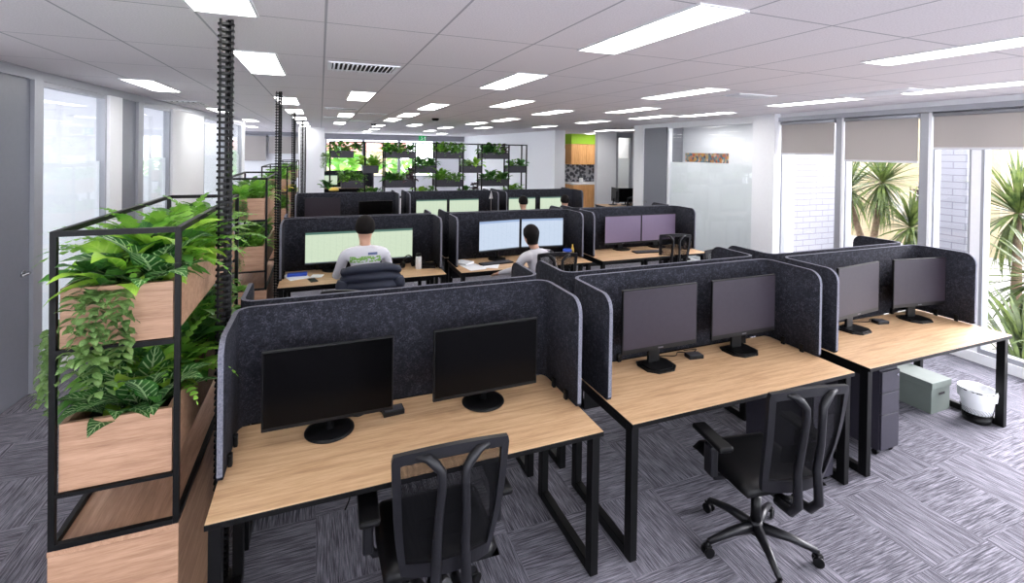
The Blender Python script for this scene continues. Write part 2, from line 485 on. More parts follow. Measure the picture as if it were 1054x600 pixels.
AL, WL = math.atan(.065), math.atan(.067)
def strip_frame(kind):
    # a helper frame: local x along wall (increasing y), local y = thickness (towards the room negative)
    if kind == 'L':
        return Matrix.Translation((lx(0), 0, 0)) @ Matrix.Rotation(pi/2-AL, 4, 'Z')
    return Matrix.Translation((wx(0), 0, 0)) @ Matrix.Rotation(pi/2-WL, 4, 'Z')
FL, FW = strip_frame('L'), strip_frame('W')
def wbox(name, mat, F, s0, s1, t0, t1, z0, z1, parent=None, bev=0, kind=None):
    o = MB().box(s0, s1, t0, t1, z0, z1, bev=bev, M=F).obj(name, mat, parent)
    if not parent: struct(o)
    return o
# left glazed wall. local y: + is towards -x (office side), - is towards the room
k = 1/cos(AL)
def ls(y): return y*k
wbox('trim_1', 'aluminium', FL, ls(-3), ls(13.4), -.02, .10, 2.70, H)
def glass_bay(n, F, y0, y1, frost, post=.04, z0=.10, z1=2.70, rail=True):
    fr = MB()
    fr.box(y0, y0+post, 0, .08, z0, z1, M=F).box(y1-post, y1, 0, .08, z0, z1, M=F)
    fr.box(y0+post, y1-post, 0, .08, z0, z0+.05, M=F).box(y0+post, y1-post, 0, .08, z1-.04, z1, M=F)
    o = struct(fr.obj('window_%d' % n, 'aluminium'))
    MB().box(y0+post, y1-post, .035, .045, z0+.05, z1-.04, M=F).obj('pane', 'glass', o)
    if frost: MB().box(y0+post, y1-post, .047, .050, z0+.05, frost, M=F).obj('frosted_film', 'frost_film', o)
    return o
wbox('baseboard_left', 'white_paint', FL, ls(5.47), ls(13.4), -.01, .09, 0, .10)
def door(n, F, y0, y1, handle_at, z1=2.70, mat='door_grey', t0=.01):
    d = struct(MB().box(y0, y1, t0, t0+.05, .008, z1, M=F).obj('door_%d' % n, mat))
    if handle_at is not None:
        m = MB(); m.tube([(handle_at, t0, 1.06), (handle_at, t0-.05, 1.06), (handle_at-.11, t0-.05, 1.06)], .010, M=F)
        m.tube([(handle_at, t0+.002, 1.06), (handle_at, t0-.010, 1.06)], .026, 16, M=F)
        m.obj('door_handle', 'chrome', d)
    return d
door(1, FL, ls(4.42), ls(5.345), ls(5.26))
wbox('trim_2', 'aluminium', FL, ls(5.345), ls(5.47), -.02, .09, 0, 2.70)
wbox('wall_left', 'wall_paint', FL, ls(-3), ls(4.42), 0, .1, 0, 2.70)
glass_bay(1, FL, ls(5.47), ls(6.65), 1.97)
wbox('wall_left_pier', 'white_paint', FL, ls(6.65), ls(6.95), -.03, .12, 0, 2.70)
door(2, FL, ls(6.95), ls(7.42), ls(7.33))
wbox('trim_3', 'aluminium', FL, ls(7.42), ls(7.57), -.02, .09, 0, 2.70)
glass_bay(2, FL, ls(7.57), ls(8.58), 1.97)
wbox('trim_4', 'white_paint', FL, ls(8.58), ls(8.92), -.03, .10, 0, 2.70)
wbox('wall_left_panel', 'white_paint', FL, ls(8.92), ls(10.25), 0, .10, 0, 2.70)
glass_bay(3, FL, ls(10.25), ls(11.6), 1.97)
wbox('trim_5', 'aluminium', FL, ls(11.6), ls(11.75), -.02, .09, 0, 2.70)
glass_bay(4, FL, ls(11.75), ls(13.3), 1.97)
wbox('wall_left_end', 'white_paint', FL, ls(13.3), ls(13.5), -.03, .14, 0, 2.78)
# offices behind the glazing: party walls
sbox('wall_office_near', 'wall_paint', -6.05, -2.45, 4.2, 4.3, 0, H)
sbox('wall_office_mid', 'wall_paint', -6.05, -2.33, 6.75, 6.85, 0, H)
sbox('wall_office_far', 'wall_paint', -6.05, -2.25, 9.0, 9.1, 0, H)
sbox('wall_office_end', 'wall_paint', -6.05, -1.9, 13.42, 13.52, 0, H)

# right window wall.  local y: + is outside?  rotation pi/2-WL maps local x->+y, local y->-x ; so outside = negative local y
kw = 1/cos(WL)
def ws(y): return y*kw
def wnd(n, y0, y1, pl=.05, pr_=.05, mat='aluminium'):
    fr = MB(); a, b = ws(y0), ws(y1)
    fr.box(a, a+pl, -.08, .02, .10, 2.66, M=FW).box(b-pr_, b, -.08, .02, .10, 2.66, M=FW)
    fr.box(a+pl, b-pr_, -.08, .02, .10, .15, M=FW).box(a+pl, b-pr_, -.08, .02, 2.60, 2.66, M=FW)
    o = struct(fr.obj('window_%d' % n, mat))
    MB().box(a+pl, b-pr_, -.035, -.025, .15, 2.60, M=FW).obj('pane', 'glass', o)
    return o
wbox('baseboard_right', 'white_paint', FW, ws(-3.1), ws(5.36), -.10, .05, 0, .10)
wbox('trim_6', 'aluminium', FW, ws(-3.1), ws(5.36), -.10, .09, 2.66, 2.72)
wbox('trim_7', 'white_paint', FW, ws(-3.1), ws(5.36), -.10, .05, 2.72, H)
wnd(5, 4.46, 5.36, .02, .02); wbox('trim_15', 'white_paint', FW, ws(4.34), ws(4.37), -.10, .055, .1, 2.66); wbox('trim_8', 'aluminium', FW, ws(4.371), ws(4.46), -.10, .04, .1, 2.66)
wnd(6, 3.43, 4.34, .02, .02); wbox('trim_16', 'white_paint', FW, ws(3.31), ws(3.34), -.10, .055, .1, 2.66); wbox('trim_9', 'aluminium', FW, ws(3.341), ws(3.43), -.10, .04, .1, 2.66)
wnd(7, 2.95, 3.31, .02, .02, 'aluminium'); wbox('trim_10', 'white_paint', FW, ws(2.865), ws(2.95), -.10, .02, .1, 2.66)
wnd(8, 1.0, 2.865, .02, .03); wnd(9, -1.0, 1.0); wnd(10, -3.05, -1.0)
def blind(y0, y1, z0, label):
    t = thing('roller_blind', label, 'blind')
    MB().box(ws(y0), ws(y1), .045, .048, z0, 2.62, M=FW).obj('blind_fabric', 'blind_fabric', t)
    MB().box(ws(y0), ws(y1), .038, .055, z0-.025, z0, M=FW, bev=.004).obj('bottom_rail', 'blind_rail', t)
    MB().tube([FW @ Vector((ws(y0), .05, 2.63)), FW @ Vector((ws(y1), .05, 2.63))], .024, 12).obj('roller', 'aluminium', t)
blind(4.48, 5.34, 2.18, 'grey roller blind half down over the window beside the white column')
blind(3.45, 4.33, 2.10, 'grey roller blind above the window with the spiky palm heads, lowest hanging')
blind(1.0, 3.29, 2.26, 'wide grey roller blind over the bright window at the right edge')
blind(-1.0, .98, 2.26, 'grey roller blind beyond the right edge of the view')
# big white column and meeting room glazing
wbox('wall_right_column', 'white_paint', FW, ws(5.36), ws(5.79), -.25, .16, 0, H)
def glassR(n, y0, y1, frost):
    fr = MB(); a, b = ws(y0), ws(y1)
    fr.box(a, a+.04, -.05, .03, .05, 2.70, M=FW).box(b-.05, b, -.05, .03, .05, 2.70, M=FW)
    fr.box(a+.04, b-.05, -.05, .03, .05, .10, M=FW).box(a+.04, b-.05, -.05, .03, 2.67, 2.70, M=FW)
    o = struct(fr.obj('window_%d' % n, 'white_paint'))
    MB().box(a+.04, b-.05, -.015, -.005, .10, 2.67, M=FW).obj('pane', 'glass', o)
    MB().box(a+.04, b-.05, -.022, -.018, .10, frost, M=FW).obj('frosted_film', 'frost_film', o)
    return o
glassR(11, 5.79, 8.20, 1.97)
wbox('trim_11', 'white_paint', FW, ws(5.79), ws(9.45), -.06, .05, 2.70, H)
wbox('baseboard_meeting', 'white_paint', FW, ws(5.79), ws(8.2), -.06, .05, 0, .05)
p = MB().box(ws(6.45), ws(7.62), .0305, .034, 1.985, 2.16, M=FW).obj('picture_strip', 'picture_strip')
tag(p, 'strip of small colourful pictures stuck on the meeting room glass', 'picture')
d = door(3, FW, ws(8.24), ws(9.06), None, 2.70, t0=-.02)
m = MB(); m.tube([FW @ Vector((ws(8.98), .03, 1.05)), FW @ Vector((ws(8.98), .08, 1.05)), FW @ Vector((ws(8.86), .08, 1.05))], .01); m.obj('door_handle', 'chrome', d)
wbox('wall_door_pier', 'white_paint', FW, ws(9.06), ws(9.45), -.30, .06, 0, H)
sbox('wall_meeting_near', 'wall_paint', 6.95, 8.2, 5.64, 5.72, 0, H)
sbox('wall_meeting_outer', 'white_brick', 6.95, 8.3, 5.54, 5.638, -.25, 3.4)
sbox('wall_meeting_far', 'grey_wall', 7.05, 10.4, 9.35, 9.45, 0, H)
sbox('wall_meeting_side', 'wall_paint', 10.3, 10.4, 9.35, 22, 0, H)
sbox('wall_meeting_outside', 'wall_paint', 8.2, 8.3, 5.72, 9.35, 0, H)
# alcove and kitchen
sbox('wall_corridor', 'white_paint', 8.03, 8.72, 12.95, 13.1, 0, H)
o = struct(MB().box(8.72, 8.80, 12.95, 13.05, 0, 2.70).box(9.25, 9.33, 12.95, 13.05, 0, 2.70).box(8.72, 9.33, 12.95, 13.05, 2.62, H).obj('window_12', 'aluminium'))
MB().box(8.80, 9.25, 12.99, 13.0, 0.02, 2.62).obj('pane', 'glass', o)
MB().box(8.80, 9.25, 13.002, 13.005, 0.02, 1.97).obj('frosted_film', 'frost_film', o)
sbox('wall_corridor_right', 'wall_paint', 9.33, 10.3, 12.95, 13.1, 0, H)
sbox('wall_kitchen_right', 'wall_paint', 9.45, 9.55, 13.1, 15.6, 0, H)
sbox('wall_kitchen_back', 'wall_paint', 6.6, 9.45, 15.5, 15.6, 0, H)
MW = MB(); MW.b.faces.new([MW._v(p) for p in ((6.56, 12.95, 0), (6.80, 12.95, 0), (6.80, 22, 0), (6.30, 22, 0))]);
t_ = bmesh.ops.extrude_face_region(MW.b, geom=list(MW.b.faces)); bmesh.ops.translate(MW.b, verts=[v for v in t_['geom'] if isinstance(v, bmesh.types.BMVert)], vec=(0, 0, H))
struct(MW.obj('wall_right_rear', 'wall_paint'))
sbox('trim_12', 'white_paint', 6.52, 6.86, 12.90, 12.95, 0, H)
sbox('wall_kitchen_bulkhead', 'lime_paint', 8.22, 9.45, 14.98, 15.5, 2.43, H)
kc = thing('kitchen_cupboard', 'light wooden wall cupboards below the lime green bulkhead', 'cupboard', (8.84, 15.2, 0))
for i in range(4):
    MB().box(-.60+i*.3+.003, -.60+(i+1)*.3-.003, -.20, -.18, 1.70, 2.425, bev=.003).obj('door', 'cabinet_wood', kc)
MB().box(-.60, .60, -.18, .295, 1.70, 2.428).obj('body', 'cabinet_wood', kc)
sbox('wall_kitchen_splashback', 'splash_tile', 8.22, 9.45, 15.46, 15.50, 1.06, 1.69)
kb = thing('kitchen_bench', 'wooden kitchen bench with a white top under the dark splashback', 'bench', (8.84, 15.15, 0))
MB().box(-.60, .60, -.28, .29, .05, .99).obj('body', 'cabinet_wood', kb)
MB().box(-.60, .60, -.31, .29, .99, 1.04, bev=.005).obj('worktop', 'white_paint', kb)
for i in range(3): MB().box(-.59+i*.395, -.59+(i+1)*.395-.01, -.30, -.28, .08, .97, bev=.003).obj('door', 'cabinet_wood', kb)
m = MB(); m.lathe([(.05, 1.042), (.07, 1.06), (.07, 1.2), (.05, 1.22)], .0, 0)
tag(m.obj('kettle', 'white_plastic'), 'white jug on the kitchen bench', 'jug').location = (8.70, 15.1, .0)
dk = struct(MB().box(7.86, 8.16, 15.44, 15.49, 0, 2.2).obj('door_4', 'grey_wall'))
MB().box(7.80, 7.86, 15.43, 15.50, 0, 2.26).box(8.16, 8.22, 15.43, 15.50, 0, 2.26).box(7.80, 8.22, 15.43, 15.50, 2.2, 2.26).obj('door_frame', 'white_paint', dk)
# distant wall features
sbox('trim_13', 'grey_wall', -5, 6.3, 21.9, 22.0, 2.55, H)
for i, (x0, x1, z0) in enumerate([(-3.15, -2.05, 1.6), (-1.95, -.2, 1.9)]):
    t = thing('roller_blind', ['grey-brown blind at the far left of the rear wall, reaching lower', 'grey-brown blind of the rear wall seen between the cable risers'][i], 'blind', (0, 0, 0))
    MB().box(x0, x1, 21.80, 21.81, z0, 2.6).obj('blind_fabric', 'blind_fabric', t)
    MB().tube([(x0, 21.82, 2.61), (x1, 21.82, 2.61)], .03, 10).obj('roller', 'aluminium', t)
sbox('column_rear', 'white_paint', -.62, .12, 15.9, 16.5, 0, H)
bpy.data.objects['column_rear'].name = 'wall_column_rear'
def rear_window(n, x0, x1, z0, z1):
    fr = MB(); fr.box(x0, x0+.06, 22.03, 22.12, z0, z1).box(x1-.06, x1, 22.03, 22.12, z0, z1).box(x0+.06, x1-.06, 22.03, 22.12, z0, z0+.06).box(x0+.06, x1-.06, 22.03, 22.12, z1-.06, z1)
    o = struct(fr.obj('window_%d' % n, 'aluminium'))
    MB().box(x0+.06, x1-.06, 22.07, 22.08, z0+.06, z1-.06).obj('pane', 'glass', o)
for i, (a, b) in enumerate(((.2, 1.75), (1.75, 3.3), (3.3, 4.9))): rear_window(13+i, a, b, .9, 2.58)

# ------------------------------------------------------------------ ceiling fittings
LIGHT_N = [0]
PLACE = {}
lights = [
 (-.42, 1.61, 'nearest the camera at the top left corner, beside the first cable riser'), (-.42, 3.62, 'second above the row of planters, right of the first cable riser'),
 (-.42, 6.70, 'third above the row of planters'), (-.42, 8.72, 'fourth above the row of planters'), (-.42, 10.8, 'fifth above the row of planters'), (-.42, 12.9, 'sixth above the row of planters'), (-.42, 14.8, 'last above the row of planters'),
 (.44, 5.60, 'just beyond the long air grille'), (.44, 12.3, 'far off in front of the square rear column'), (.44, 9.2, 'between the small far grilles'),
 (1.61, 1.61, 'big and bright at the top centre right'), (1.61, 3.62, 'second in the line above the left desks'), (1.53, 6.55, 'third in the line above the left desks'), (1.49, 8.45, 'fourth in the line above the left desks'), (1.43, 10.1, 'fifth in the line above the left desks'), (1.46, 13.0, 'sixth in the line above the left desks'),
 (2.37, 5.53, 'above the middle of the second desk block'), (2.27, 12.1, 'far off above the rear planter screen'),
 (3.56, 3.60, 'long one above the middle desks'), (3.48, 6.53, 'fourth desk line, above the rear screens'), (3.50, 8.70, 'behind, over the third desk block'), (3.39, 10.3, 'over the right end of the rear planter screen'), (3.31, 13.0, 'far off before the white rear wall'), (4.21, 12.3, 'far off beside the white rear wall'),
 (4.30, 5.53, 'over the third desk of the second block'),
 (3.50, 1.12, 'near the right edge of the view, nearest long one'), (5.43, 3.52, 'just left of the window blinds'), (5.42, 2.02, 'at the very right edge, by the windows'),
 (5.42, 6.50, 'before the meeting room glass, left one'), (5.74, 5.55, 'before the meeting room glass, right one'), (5.27, 8.25, 'before the kitchen opening'), (5.3, 10.6, 'beside the white rear wall, before the kitchen'),
 (-1.65, 5.65, 'above the walkway beside the glass offices, nearest'), (-1.55, 12.5, 'above the walkway beside the glass offices, far end'), (-1.62, 9.2, 'above the walkway beside the glass offices, middle'),
]
proto = None
def make_light():
    t = thing('ceiling_light', '', 'ceiling light')
    m = MB(); hx, hy = .127, .51
    m.box(-hx-.012, -hx, -hy-.012, hy+.012, -.008, .0).box(hx, hx+.012, -hy-.012, hy+.012, -.008, .0)
    m.box(-hx, hx, -hy-.012, -hy, -.008, .0).box(-hx, hx, hy, hy+.012, -.008, 0)
    m.obj('frame', 'white_plastic', t)
    MB().box(-hx, hx, -hy, hy, -.005, -.001).obj('diffuser', 'light_panel', t)
    return t
proto = make_light()
def put_light(x, y, words, ln=None):
    global proto
    if LIGHT_N[0] == 0: t = proto; t.location = (x, y, H)
    else: t = dup(proto, (x, y, H))
    t['label'] = 'white ceiling light ' + words; t['group'] = 'ceiling lights'
    LIGHT_N[0] += 1; return t
for x, y, wds in lights:
    put_light(x, y+.5, wds)
for x, y, wds in [(-4.2, 5.6, 'inside the nearest glass office'), (-4.2, 7.9, 'inside the second glass office'), (-3.9, 11.3, 'inside the far glass office'), (7.6, 6.6, 'added to brighten the meeting room, near'), (7.6, 8.3, 'added to brighten the meeting room, far'), (7.25, 7.4, 'added to brighten the meeting room, close to the glass'), (7.7, 12.0, 'added to brighten the alcove end before the corridor wall'), (8.0, 11.3, 'added to brighten the alcove by the corridor'), (8.6, 14.1, 'added to brighten the kitchen, left'), (9.1, 14.1, 'added to brighten the kitchen, right'), (-3.2, 5.1, 'close behind the first office glass'), (-3.2, 7.6, 'close behind the second office glass'),  # meeting room, alcove and kitchen lights are added as brightening fill
                  (-.4, -1.4, 'behind the camera, left'), (1.6, -1.4, 'behind the camera, middle left'), (3.5, -1.4, 'behind the camera, middle right'), (5.2, -.5, 'behind the camera, right'), (1.6, 0, 'overhead of the camera'), (-1.7, 1.5, 'left of the camera above the walkway'),
                  (1.6, 16, 'far end, middle left'), (3.4, 16, 'far end, middle right'), (1.6, 18.5, 'far end, last on the left'), (4.4, 18.5, 'far end, last on the right'), (-2, 17, 'far end before the blinds'), (-3.5, 19, 'far end, leftmost')]:
    put_light(x, y, wds)

def vent(x0, x1, y0, y1, label, n=14):
    t = thing('ceiling_vent', label, 'air vent', ((x0+x1)/2, (y0+y1)/2, H), 0, 'ceiling air vents')
    hx, hy = (x1-x0)/2, (y1-y0)/2
    MB().box(-hx, hx, -hy, -hy+.03, -.008, 0).box(-hx, hx, hy-.03, hy, -.008, 0).box(-hx, -hx+.03, -hy+.03, hy-.03, -.008, 0).box(hx-.03, hx, -hy+.03, hy-.03, -.008, 0).obj('frame', 'white_paint', t)
    MB().box(-hx+.03, hx-.03, -hy+.03, hy-.03, -.003, -.001).obj('backing', 'vent_dark', t)
    m = MB()
    for i in range(n):
        x = -hx+.03+(i+.5)*(2*hx-.06)/n
        m.box(-.004, .004, -hy+.03, hy-.03, -.012, .012, M=Matrix.Translation((x, 0, -.008)) @ Matrix.Rotation(R(35), 4, 'Y'))
    m.obj('slats', 'white_paint', t)
vent(.045, .565, 3.74, 4.12, 'slatted ceiling air grille near the top centre, biggest')
vent(.05, .56, 8.0, 8.3, 'narrow slatted ceiling grille far behind the biggest one')
vent(.62, 1.12, 8.9, 9.15, 'dark slot grille to the right of the narrow far grille')
vent(.05, .56, 10.4, 10.65, 'furthest slot grille on the left of the ceiling')
vent(.62, 1.12, 11.4, 11.6, 'furthest slot grille in the middle of the ceiling')
vent(4.02, 4.55, 3.75, 4.0, 'ceiling grille between two lights above the middle desks')
vent(5.0, 5.3, 2.75, 3.4, 'ceiling grille before the window blinds')
vent(-2.05, -1.6, 8.0, 8.6, 'dark ceiling grille above the walkway by the glass offices', 6)
for x, y, lb in ((2.15, 9.6, 'small dark round ceiling sensor beyond the middle lights'), (1.25, 12.6, 'small dark ceiling sensor further off')):
    tag(MB().lathe([(.07, -.001), (.075, -.02), (.05, -.05)], n=16).obj('ceiling_sensor', 'black_plastic'), lb, 'sensor').location = (x, y, H)
ex = thing('exit_sign', 'green lit running-man exit sign hanging before the rear wall', 'sign', (3.45, 17.5, 2.45))
MB().box(-.13, .13, -.02, .02, 0, .2, bev=.005).obj('sign_panel', 'exit_green', ex)
m = MB()
for a in ((-.03, .15, .02), ): m.tube([(a[0], -.021, a[1]), (a[0], -.026, a[1])], a[2], 12)
m.tube([(-.03, -.023, .12), (-.01, -.023, .07), (.03, -.023, .03)], .01); m.tube([(-.01, -.023, .07), (-.05, -.023, .05), (-.08, -.023, .03)], .01)
m.tube([(-.03, -.023, .11), (.02, -.023, .1), (.05, -.023, .12)], .007); m.box(.07, .11, -.026, -.021, .02, .17)
m.obj('pictogram', 'white_paint', ex)
MB().box(-.005, .005, -.005, .005, .2, H-2.45).obj('bracket', 'aluminium', ex)

# ------------------------------------------------------------------ planters
def ang(a, e): return Vector((cos(a)*cos(e), sin(a)*cos(e), sin(e)))
def leaf(m, base, az, el, L, W, droop, segs=6, fold=.25, pet=.25, twist=0, mi=0):
    p = Vector(base); rows = []; uvs = []
    side = Vector((-sin(az), cos(az), 0))
    for i in range(segs+1):
        v = i/segs
        e = el - droop*v*v
        d = ang(az, e); up = side.cross(d).normalized()*-1
        if up.z < 0 and abs(e) < pi/2: up = -up
        if i: p = p + d*(L/segs)
        if v < pet: wd = W*.035
        else:
            q = (v-pet)/(1-pet); wd = W*.5*(sin(pi*min(1, q**.72*1.0)) if q < 1 else 0)
            wd = max(wd, W*.03)
        if i == segs: wd = W*.01
        s2 = (side*cos(twist)+up*sin(twist))
        rows.append([p - s2*wd + up*wd*fold, p, p + s2*wd + up*wd*fold]); uvs.append([(0, v), (.5, v), (1, v)])
    m.grid(rows, mi, uvs)
def fern(m, base, az, el, L, W, droop, n=13):
    p = Vector(base); side = Vector((-sin(az), cos(az), 0)); pts = []
    for i in range(n+1):
        v = i/n; e = el - droop*v*v
        if i: p = p + ang(az, e)*(L/n)
        pts.append((p.copy(), ang(az, e)))
    if m.uv is None: m.uv = m.b.loops.layers.uv.new('UVMap')
    for i in range(1, n+1):
        q, d = pts[i]; v = i/n; wd = W*.5*(sin(pi*(v*.86+.12)))
        for sg in (1, -1):
            tip = q + side*sg*wd + d*wd*.45 + Vector((0, 0, -wd*.15)); h = L/n*.42
            a = [q - d*h, q + side*sg*wd*.5 + d*(wd*.1-h*.9), tip, q + side*sg*wd*.45 + d*(wd*.3+h*.9), q + d*h]
            f = m.b.faces.new([m._v(x) for x in a])
            for lp, u in zip(f.loops, ((.5, 0), (.2, .3), (.1, 1), (.8, .5), (.6, 0))): lp[m.uv].uv = u
def plant_mesh(kind, seed, scale=1.0):
    rnd = random.Random(seed); m = MB(); u = rnd.uniform
    if kind == 'zebra':
        for i in range(15):
            ring = i % 3
            leaf(m, (u(-.02, .02), u(-.02, .02), u(-.02, .03)), i*2.4+u(-.3, .3), [R(74), R(56), R(40)][ring]+u(-.1, .1), u(.2, .29)*scale, u(.085, .115)*scale, [R(55), R(62), R(62)][ring], 8, .22, .22, u(-.3, .3))
        mat = 'leaf_zebra'
    elif kind == 'lime':
        for i in range(14):
            leaf(m, (u(-.02, .02), u(-.02, .02), u(-.02, .03)), i*2.4+u(-.3, .3), R(75)-i*.06, u(.22, .31)*scale, u(.085, .11)*scale, R(75)+u(-.2, .2), 8, .25, .25, u(-.4, .4))
        mat = 'leaf_lime'
    elif kind == 'fern':
        for i in range(34):
            fern(m, (u(-.02, .02), u(-.02, .02), 0), i*2.4+u(-.3, .3), R(82)-i*.024+u(-.1, .1), u(.26, .38)*scale, u(.07, .1)*scale, R(80)+u(-.2, .3))
        mat = 'leaf_fern'
    elif kind == 'deep':
        for i in range(42):
            leaf(m, (u(-.05, .05), u(-.05, .05), u(0, .10)), i*2.4+u(-.5, .5), u(R(5), R(80)), u(.13, .22)*scale, u(.05, .08)*scale, R(60)+u(-.3, .3), 6, .25, .3, u(-.5, .5))
        mat = 'leaf_deep'
    elif kind == 'bush':
        for i in range(90):
            a = u(0, 2*pi); r = u(0, .09)*scale; z = u(0, .16)*scale
            leaf(m, (cos(a)*r, sin(a)*r, z), a+u(-.8, .8), u(R(-10), R(70)), u(.08, .13)*scale, u(.035, .055)*scale, R(50)+u(-.3, .3), 5, .25, .2, u(-.6, .6))
        mat = 'leaf_bush'
    elif kind == 'vine':
        # trails over the edge in the -y direction, hangs down
        for k_ in range(11):
            x0 = u(-.09, .09); n = rnd.randint(9, 18); p = Vector((x0, .03, .03)); drop = 0
            for j in range(n):
                if j < 3: p = p + Vector((u(-.01, .01), -.034, .012 if j < 2 else -.01))
                else: p = p + Vector((u(-.016, .016), u(-.006, .004), -.024*scale))
                for sgn in (-1, 1):
                    leaf(m, p, -pi/2 + sgn*u(.5, 1.5), u(-.5, .35), u(.035, .055)*scale, u(.02, .03)*scale, u(.4, 1.1), 4, .2, .15, u(-.5, .5))
        for i in range(60):
            leaf(m, (u(-.1, .1), u(-.05, .08), u(.01, .07)), u(0, 2*pi), u(-.1, 1.0), u(.05, .08), u(.03, .04), u(.4, 1), 5, .2, .2, u(-.5, .5))
        mat = 'leaf_vine'
    elif kind == 'purple':
        for i in range(40):
            leaf(m, (u(-.04, .04), u(-.04, .04), u(0, .2)), i*2.4, u(0, R(70)), u(.1, .16)*scale, u(.06, .09)*scale, R(50), 5, .2, .2, u(-.5, .5))
        mat = 'leaf_purple'
    o = m.obj('plant_mesh', mat, None, recalc=False)
    me = o.data; bpy.data.objects.remove(o)
    return me
PM = {}
KN = dict(zebra=('zebra_plant', 'pale-striped dark-leaved plant', 'potted plant'), lime=('broad_leaf_plant', 'bright lime broad-leaved plant', 'potted plant'),
          fern=('fern', 'green feathery fern', 'fern'), deep=('leafy_plant', 'deep green leafy plant', 'potted plant'),
          bush=('bushy_plant', 'small-leaved bushy green plant', 'potted plant'), vine=('trailing_plant', 'small-leaved trailing vine', 'trailing plant'),
          purple=('purple_leaf_plant', 'dark purplish-leaved plant', 'potted plant'))
def plant(kind, var, x, y, z, rz, sc, where, group=None):
    key = (kind, var)
    if key not in PM: PM[key] = plant_mesh(kind, hash(kind) % 1 + sum(map(ord, kind)) + var*37)
    o = bpy.data.objects.new(KN[kind][0], PM[key]); C.objects.link(o)
    o.location = (x, y, z); o.rotation_euler = (0, 0, rz); o.scale = (sc, sc, sc)
    tag(o, KN[kind][1] + ', ' + where, KN[kind][2], group); return o

PX0, PX1, PD, PB = -.885, -.492, 1.42, .70
def make_planter():
    t = thing('planter_shelf', '', 'planter')
    x0, x1 = -.1965, .1965
    MB().box(x0, x1, .002, .020, 0.0, PB-.021, bev=.001).obj('front_panel', 'planter_oak', t)
    m = MB(); m.box(x0, x1, .0205, PD, 0.0, PB-.022, bev=.002); m.obj('base_cabinet', 'planter_oak_y', t)
    MB().box(x0-.002, x1+.002, 0, PD+.004, PB-.02, PB, bev=.002).obj('cabinet_top', 'planter_oak_y', t)
    m = MB(); s = .020
    for xx in (x0, x1-s):
        for yy in (.0, PD-s): m.box(xx, xx+s, yy, yy+s, PB, 1.84, bev=.0015)
    for z in (PB, .885, 1.395, 1.82):
        for yy in (0, PD-s): m.box(x0+s, x1-s, yy, yy+s, z, z+s if z != .885 else z+.014)
        if z != .885 or True:
            for xx in (x0, x1-s): 
                if z in (PB, 1.82): m.box(xx, xx+s, s, PD-s, z, z+s)
    m.obj('frame', 'black_metal', t)
    for z0, z1 in ((.900, 1.145), (1.416, 1.632)):
        a, b = x0+.026, x1-.026
        q = MB(); q.box(a, b, .012, .030, z0, z1, bev=.001).box(a, b, PD-.03, PD-.012, z0, z1, bev=.001)
        q.box(a, a+.018, .03, PD-.03, z0, z1, bev=.001).box(b-.018, b, .03, PD-.03, z0, z1, bev=.001).box(a+.018, b-.018, .03, PD-.03, z0, z0+.02)
        tr = q.obj('trough', 'planter_oak', t)
        MB().box(a+.018, b-.018, .03, PD-.03, z0+.02, z1-.07).obj('soil', 'soil', tr)
    return t
pl = make_planter()
ORD = ['nearest', 'second', 'third', 'fourth']
pcx = (PX0+PX1)/2
upper = [('lime', 0, -.02, .12, 1.0), ('deep', 0, -.07, .12, .85), ('zebra', 0, .07, .13, 1.2), ('vine', 0, -.03, .05, 1.0), ('deep', 1, .03, .26, 1.25), ('fern', 0, -.04, .34, 1.15), ('lime', 1, .06, .30, 1.2), ('fern', 1, .06, .50, 1.1), ('fern', 0, -.08, .60, 1.2), ('fern', 1, .02, .80, 1.15), ('fern', 1, .07, .98, 1.1), ('deep', 1, -.05, 1.15, 1.2), ('lime', 0, .07, .66, 1.0), ('bush', 1, 0, 1.3, 1.2)]
lower = [('zebra', 1, -.04, .12, .9), ('zebra', 0, .07, .13, 1.12), ('lime', 1, .02, .24, 1.0), ('deep', 0, -.08, .26, 1.2), ('bush', 0, -.1, .42, 1.3), ('fern', 1, .07, .36, 1.0), ('deep', 1, .04, .52, 1.3), ('bush', 0, .08, .70, 1.5), ('fern', 0, .06, .86, 1.1), ('deep', 0, .08, 1.0, 1.3), ('bush', 1, .06, 1.22, 1.4)]
for ui, y0 in enumerate((2.175, 5.44, 8.72, 11.95)):
    t = pl if ui == 0 else dup(pl, (0, 0, 0))
    t.location = (pcx, y0, 0)
    t['label'] = ['black-framed planter shelf with two wooden troughs, nearest the camera at the left', 'second black-framed planter shelf, behind the first cable riser', 'third black-framed planter shelf along the walkway', 'furthest black-framed planter shelf along the walkway'][ui]
    t['group'] = 'planter shelves beside the walkway'
    for zz, lst, nm in ((1.562, upper, 'upper'), (1.075, lower, 'lower')):
        use = lst if ui == 0 else ([('fern', 0, -.06, .12, .9), ('fern', 1, .06, .3, .95), ('vine', 0, -.05, .06, .8), ('bush', 0, 0, .6, 1.2), ('fern', 0, 0, .9, .9), ('deep', 1, 0, 1.2, 1.0)] if nm == 'upper' else [('deep', 0, -.06, .12, .9), ('fern', 1, .06, .2, .8), ('vine', 1, -.08, .08, .7), ('bush', 0, 0, .5, 1.2), ('deep', 1, 0, .9, 1.0), ('bush', 0, 0, 1.25, 1.0)])
        for j, (kd, vr, dx, dy, sc) in enumerate(use):
            rz = 0 if kd == 'vine' else (j*1.7+ui)
            plant(kd, vr, pcx+dx, y0+dy, zz-.0, rz, sc, '%s in %s trough, %s planter shelf' % (['first', 'second', 'third', 'fourth', 'fifth', 'sixth', 'seventh', 'eighth', 'ninth', 'tenth', 'eleventh', 'twelfth', 'thirteenth', 'fourteenth'][j], nm, ORD[ui]), 'plants in the wooden troughs')
o = plant('vine', 1, pcx-.175, 2.30, 1.40, -.9, .8, 'hanging at the left front post, nearest planter shelf')
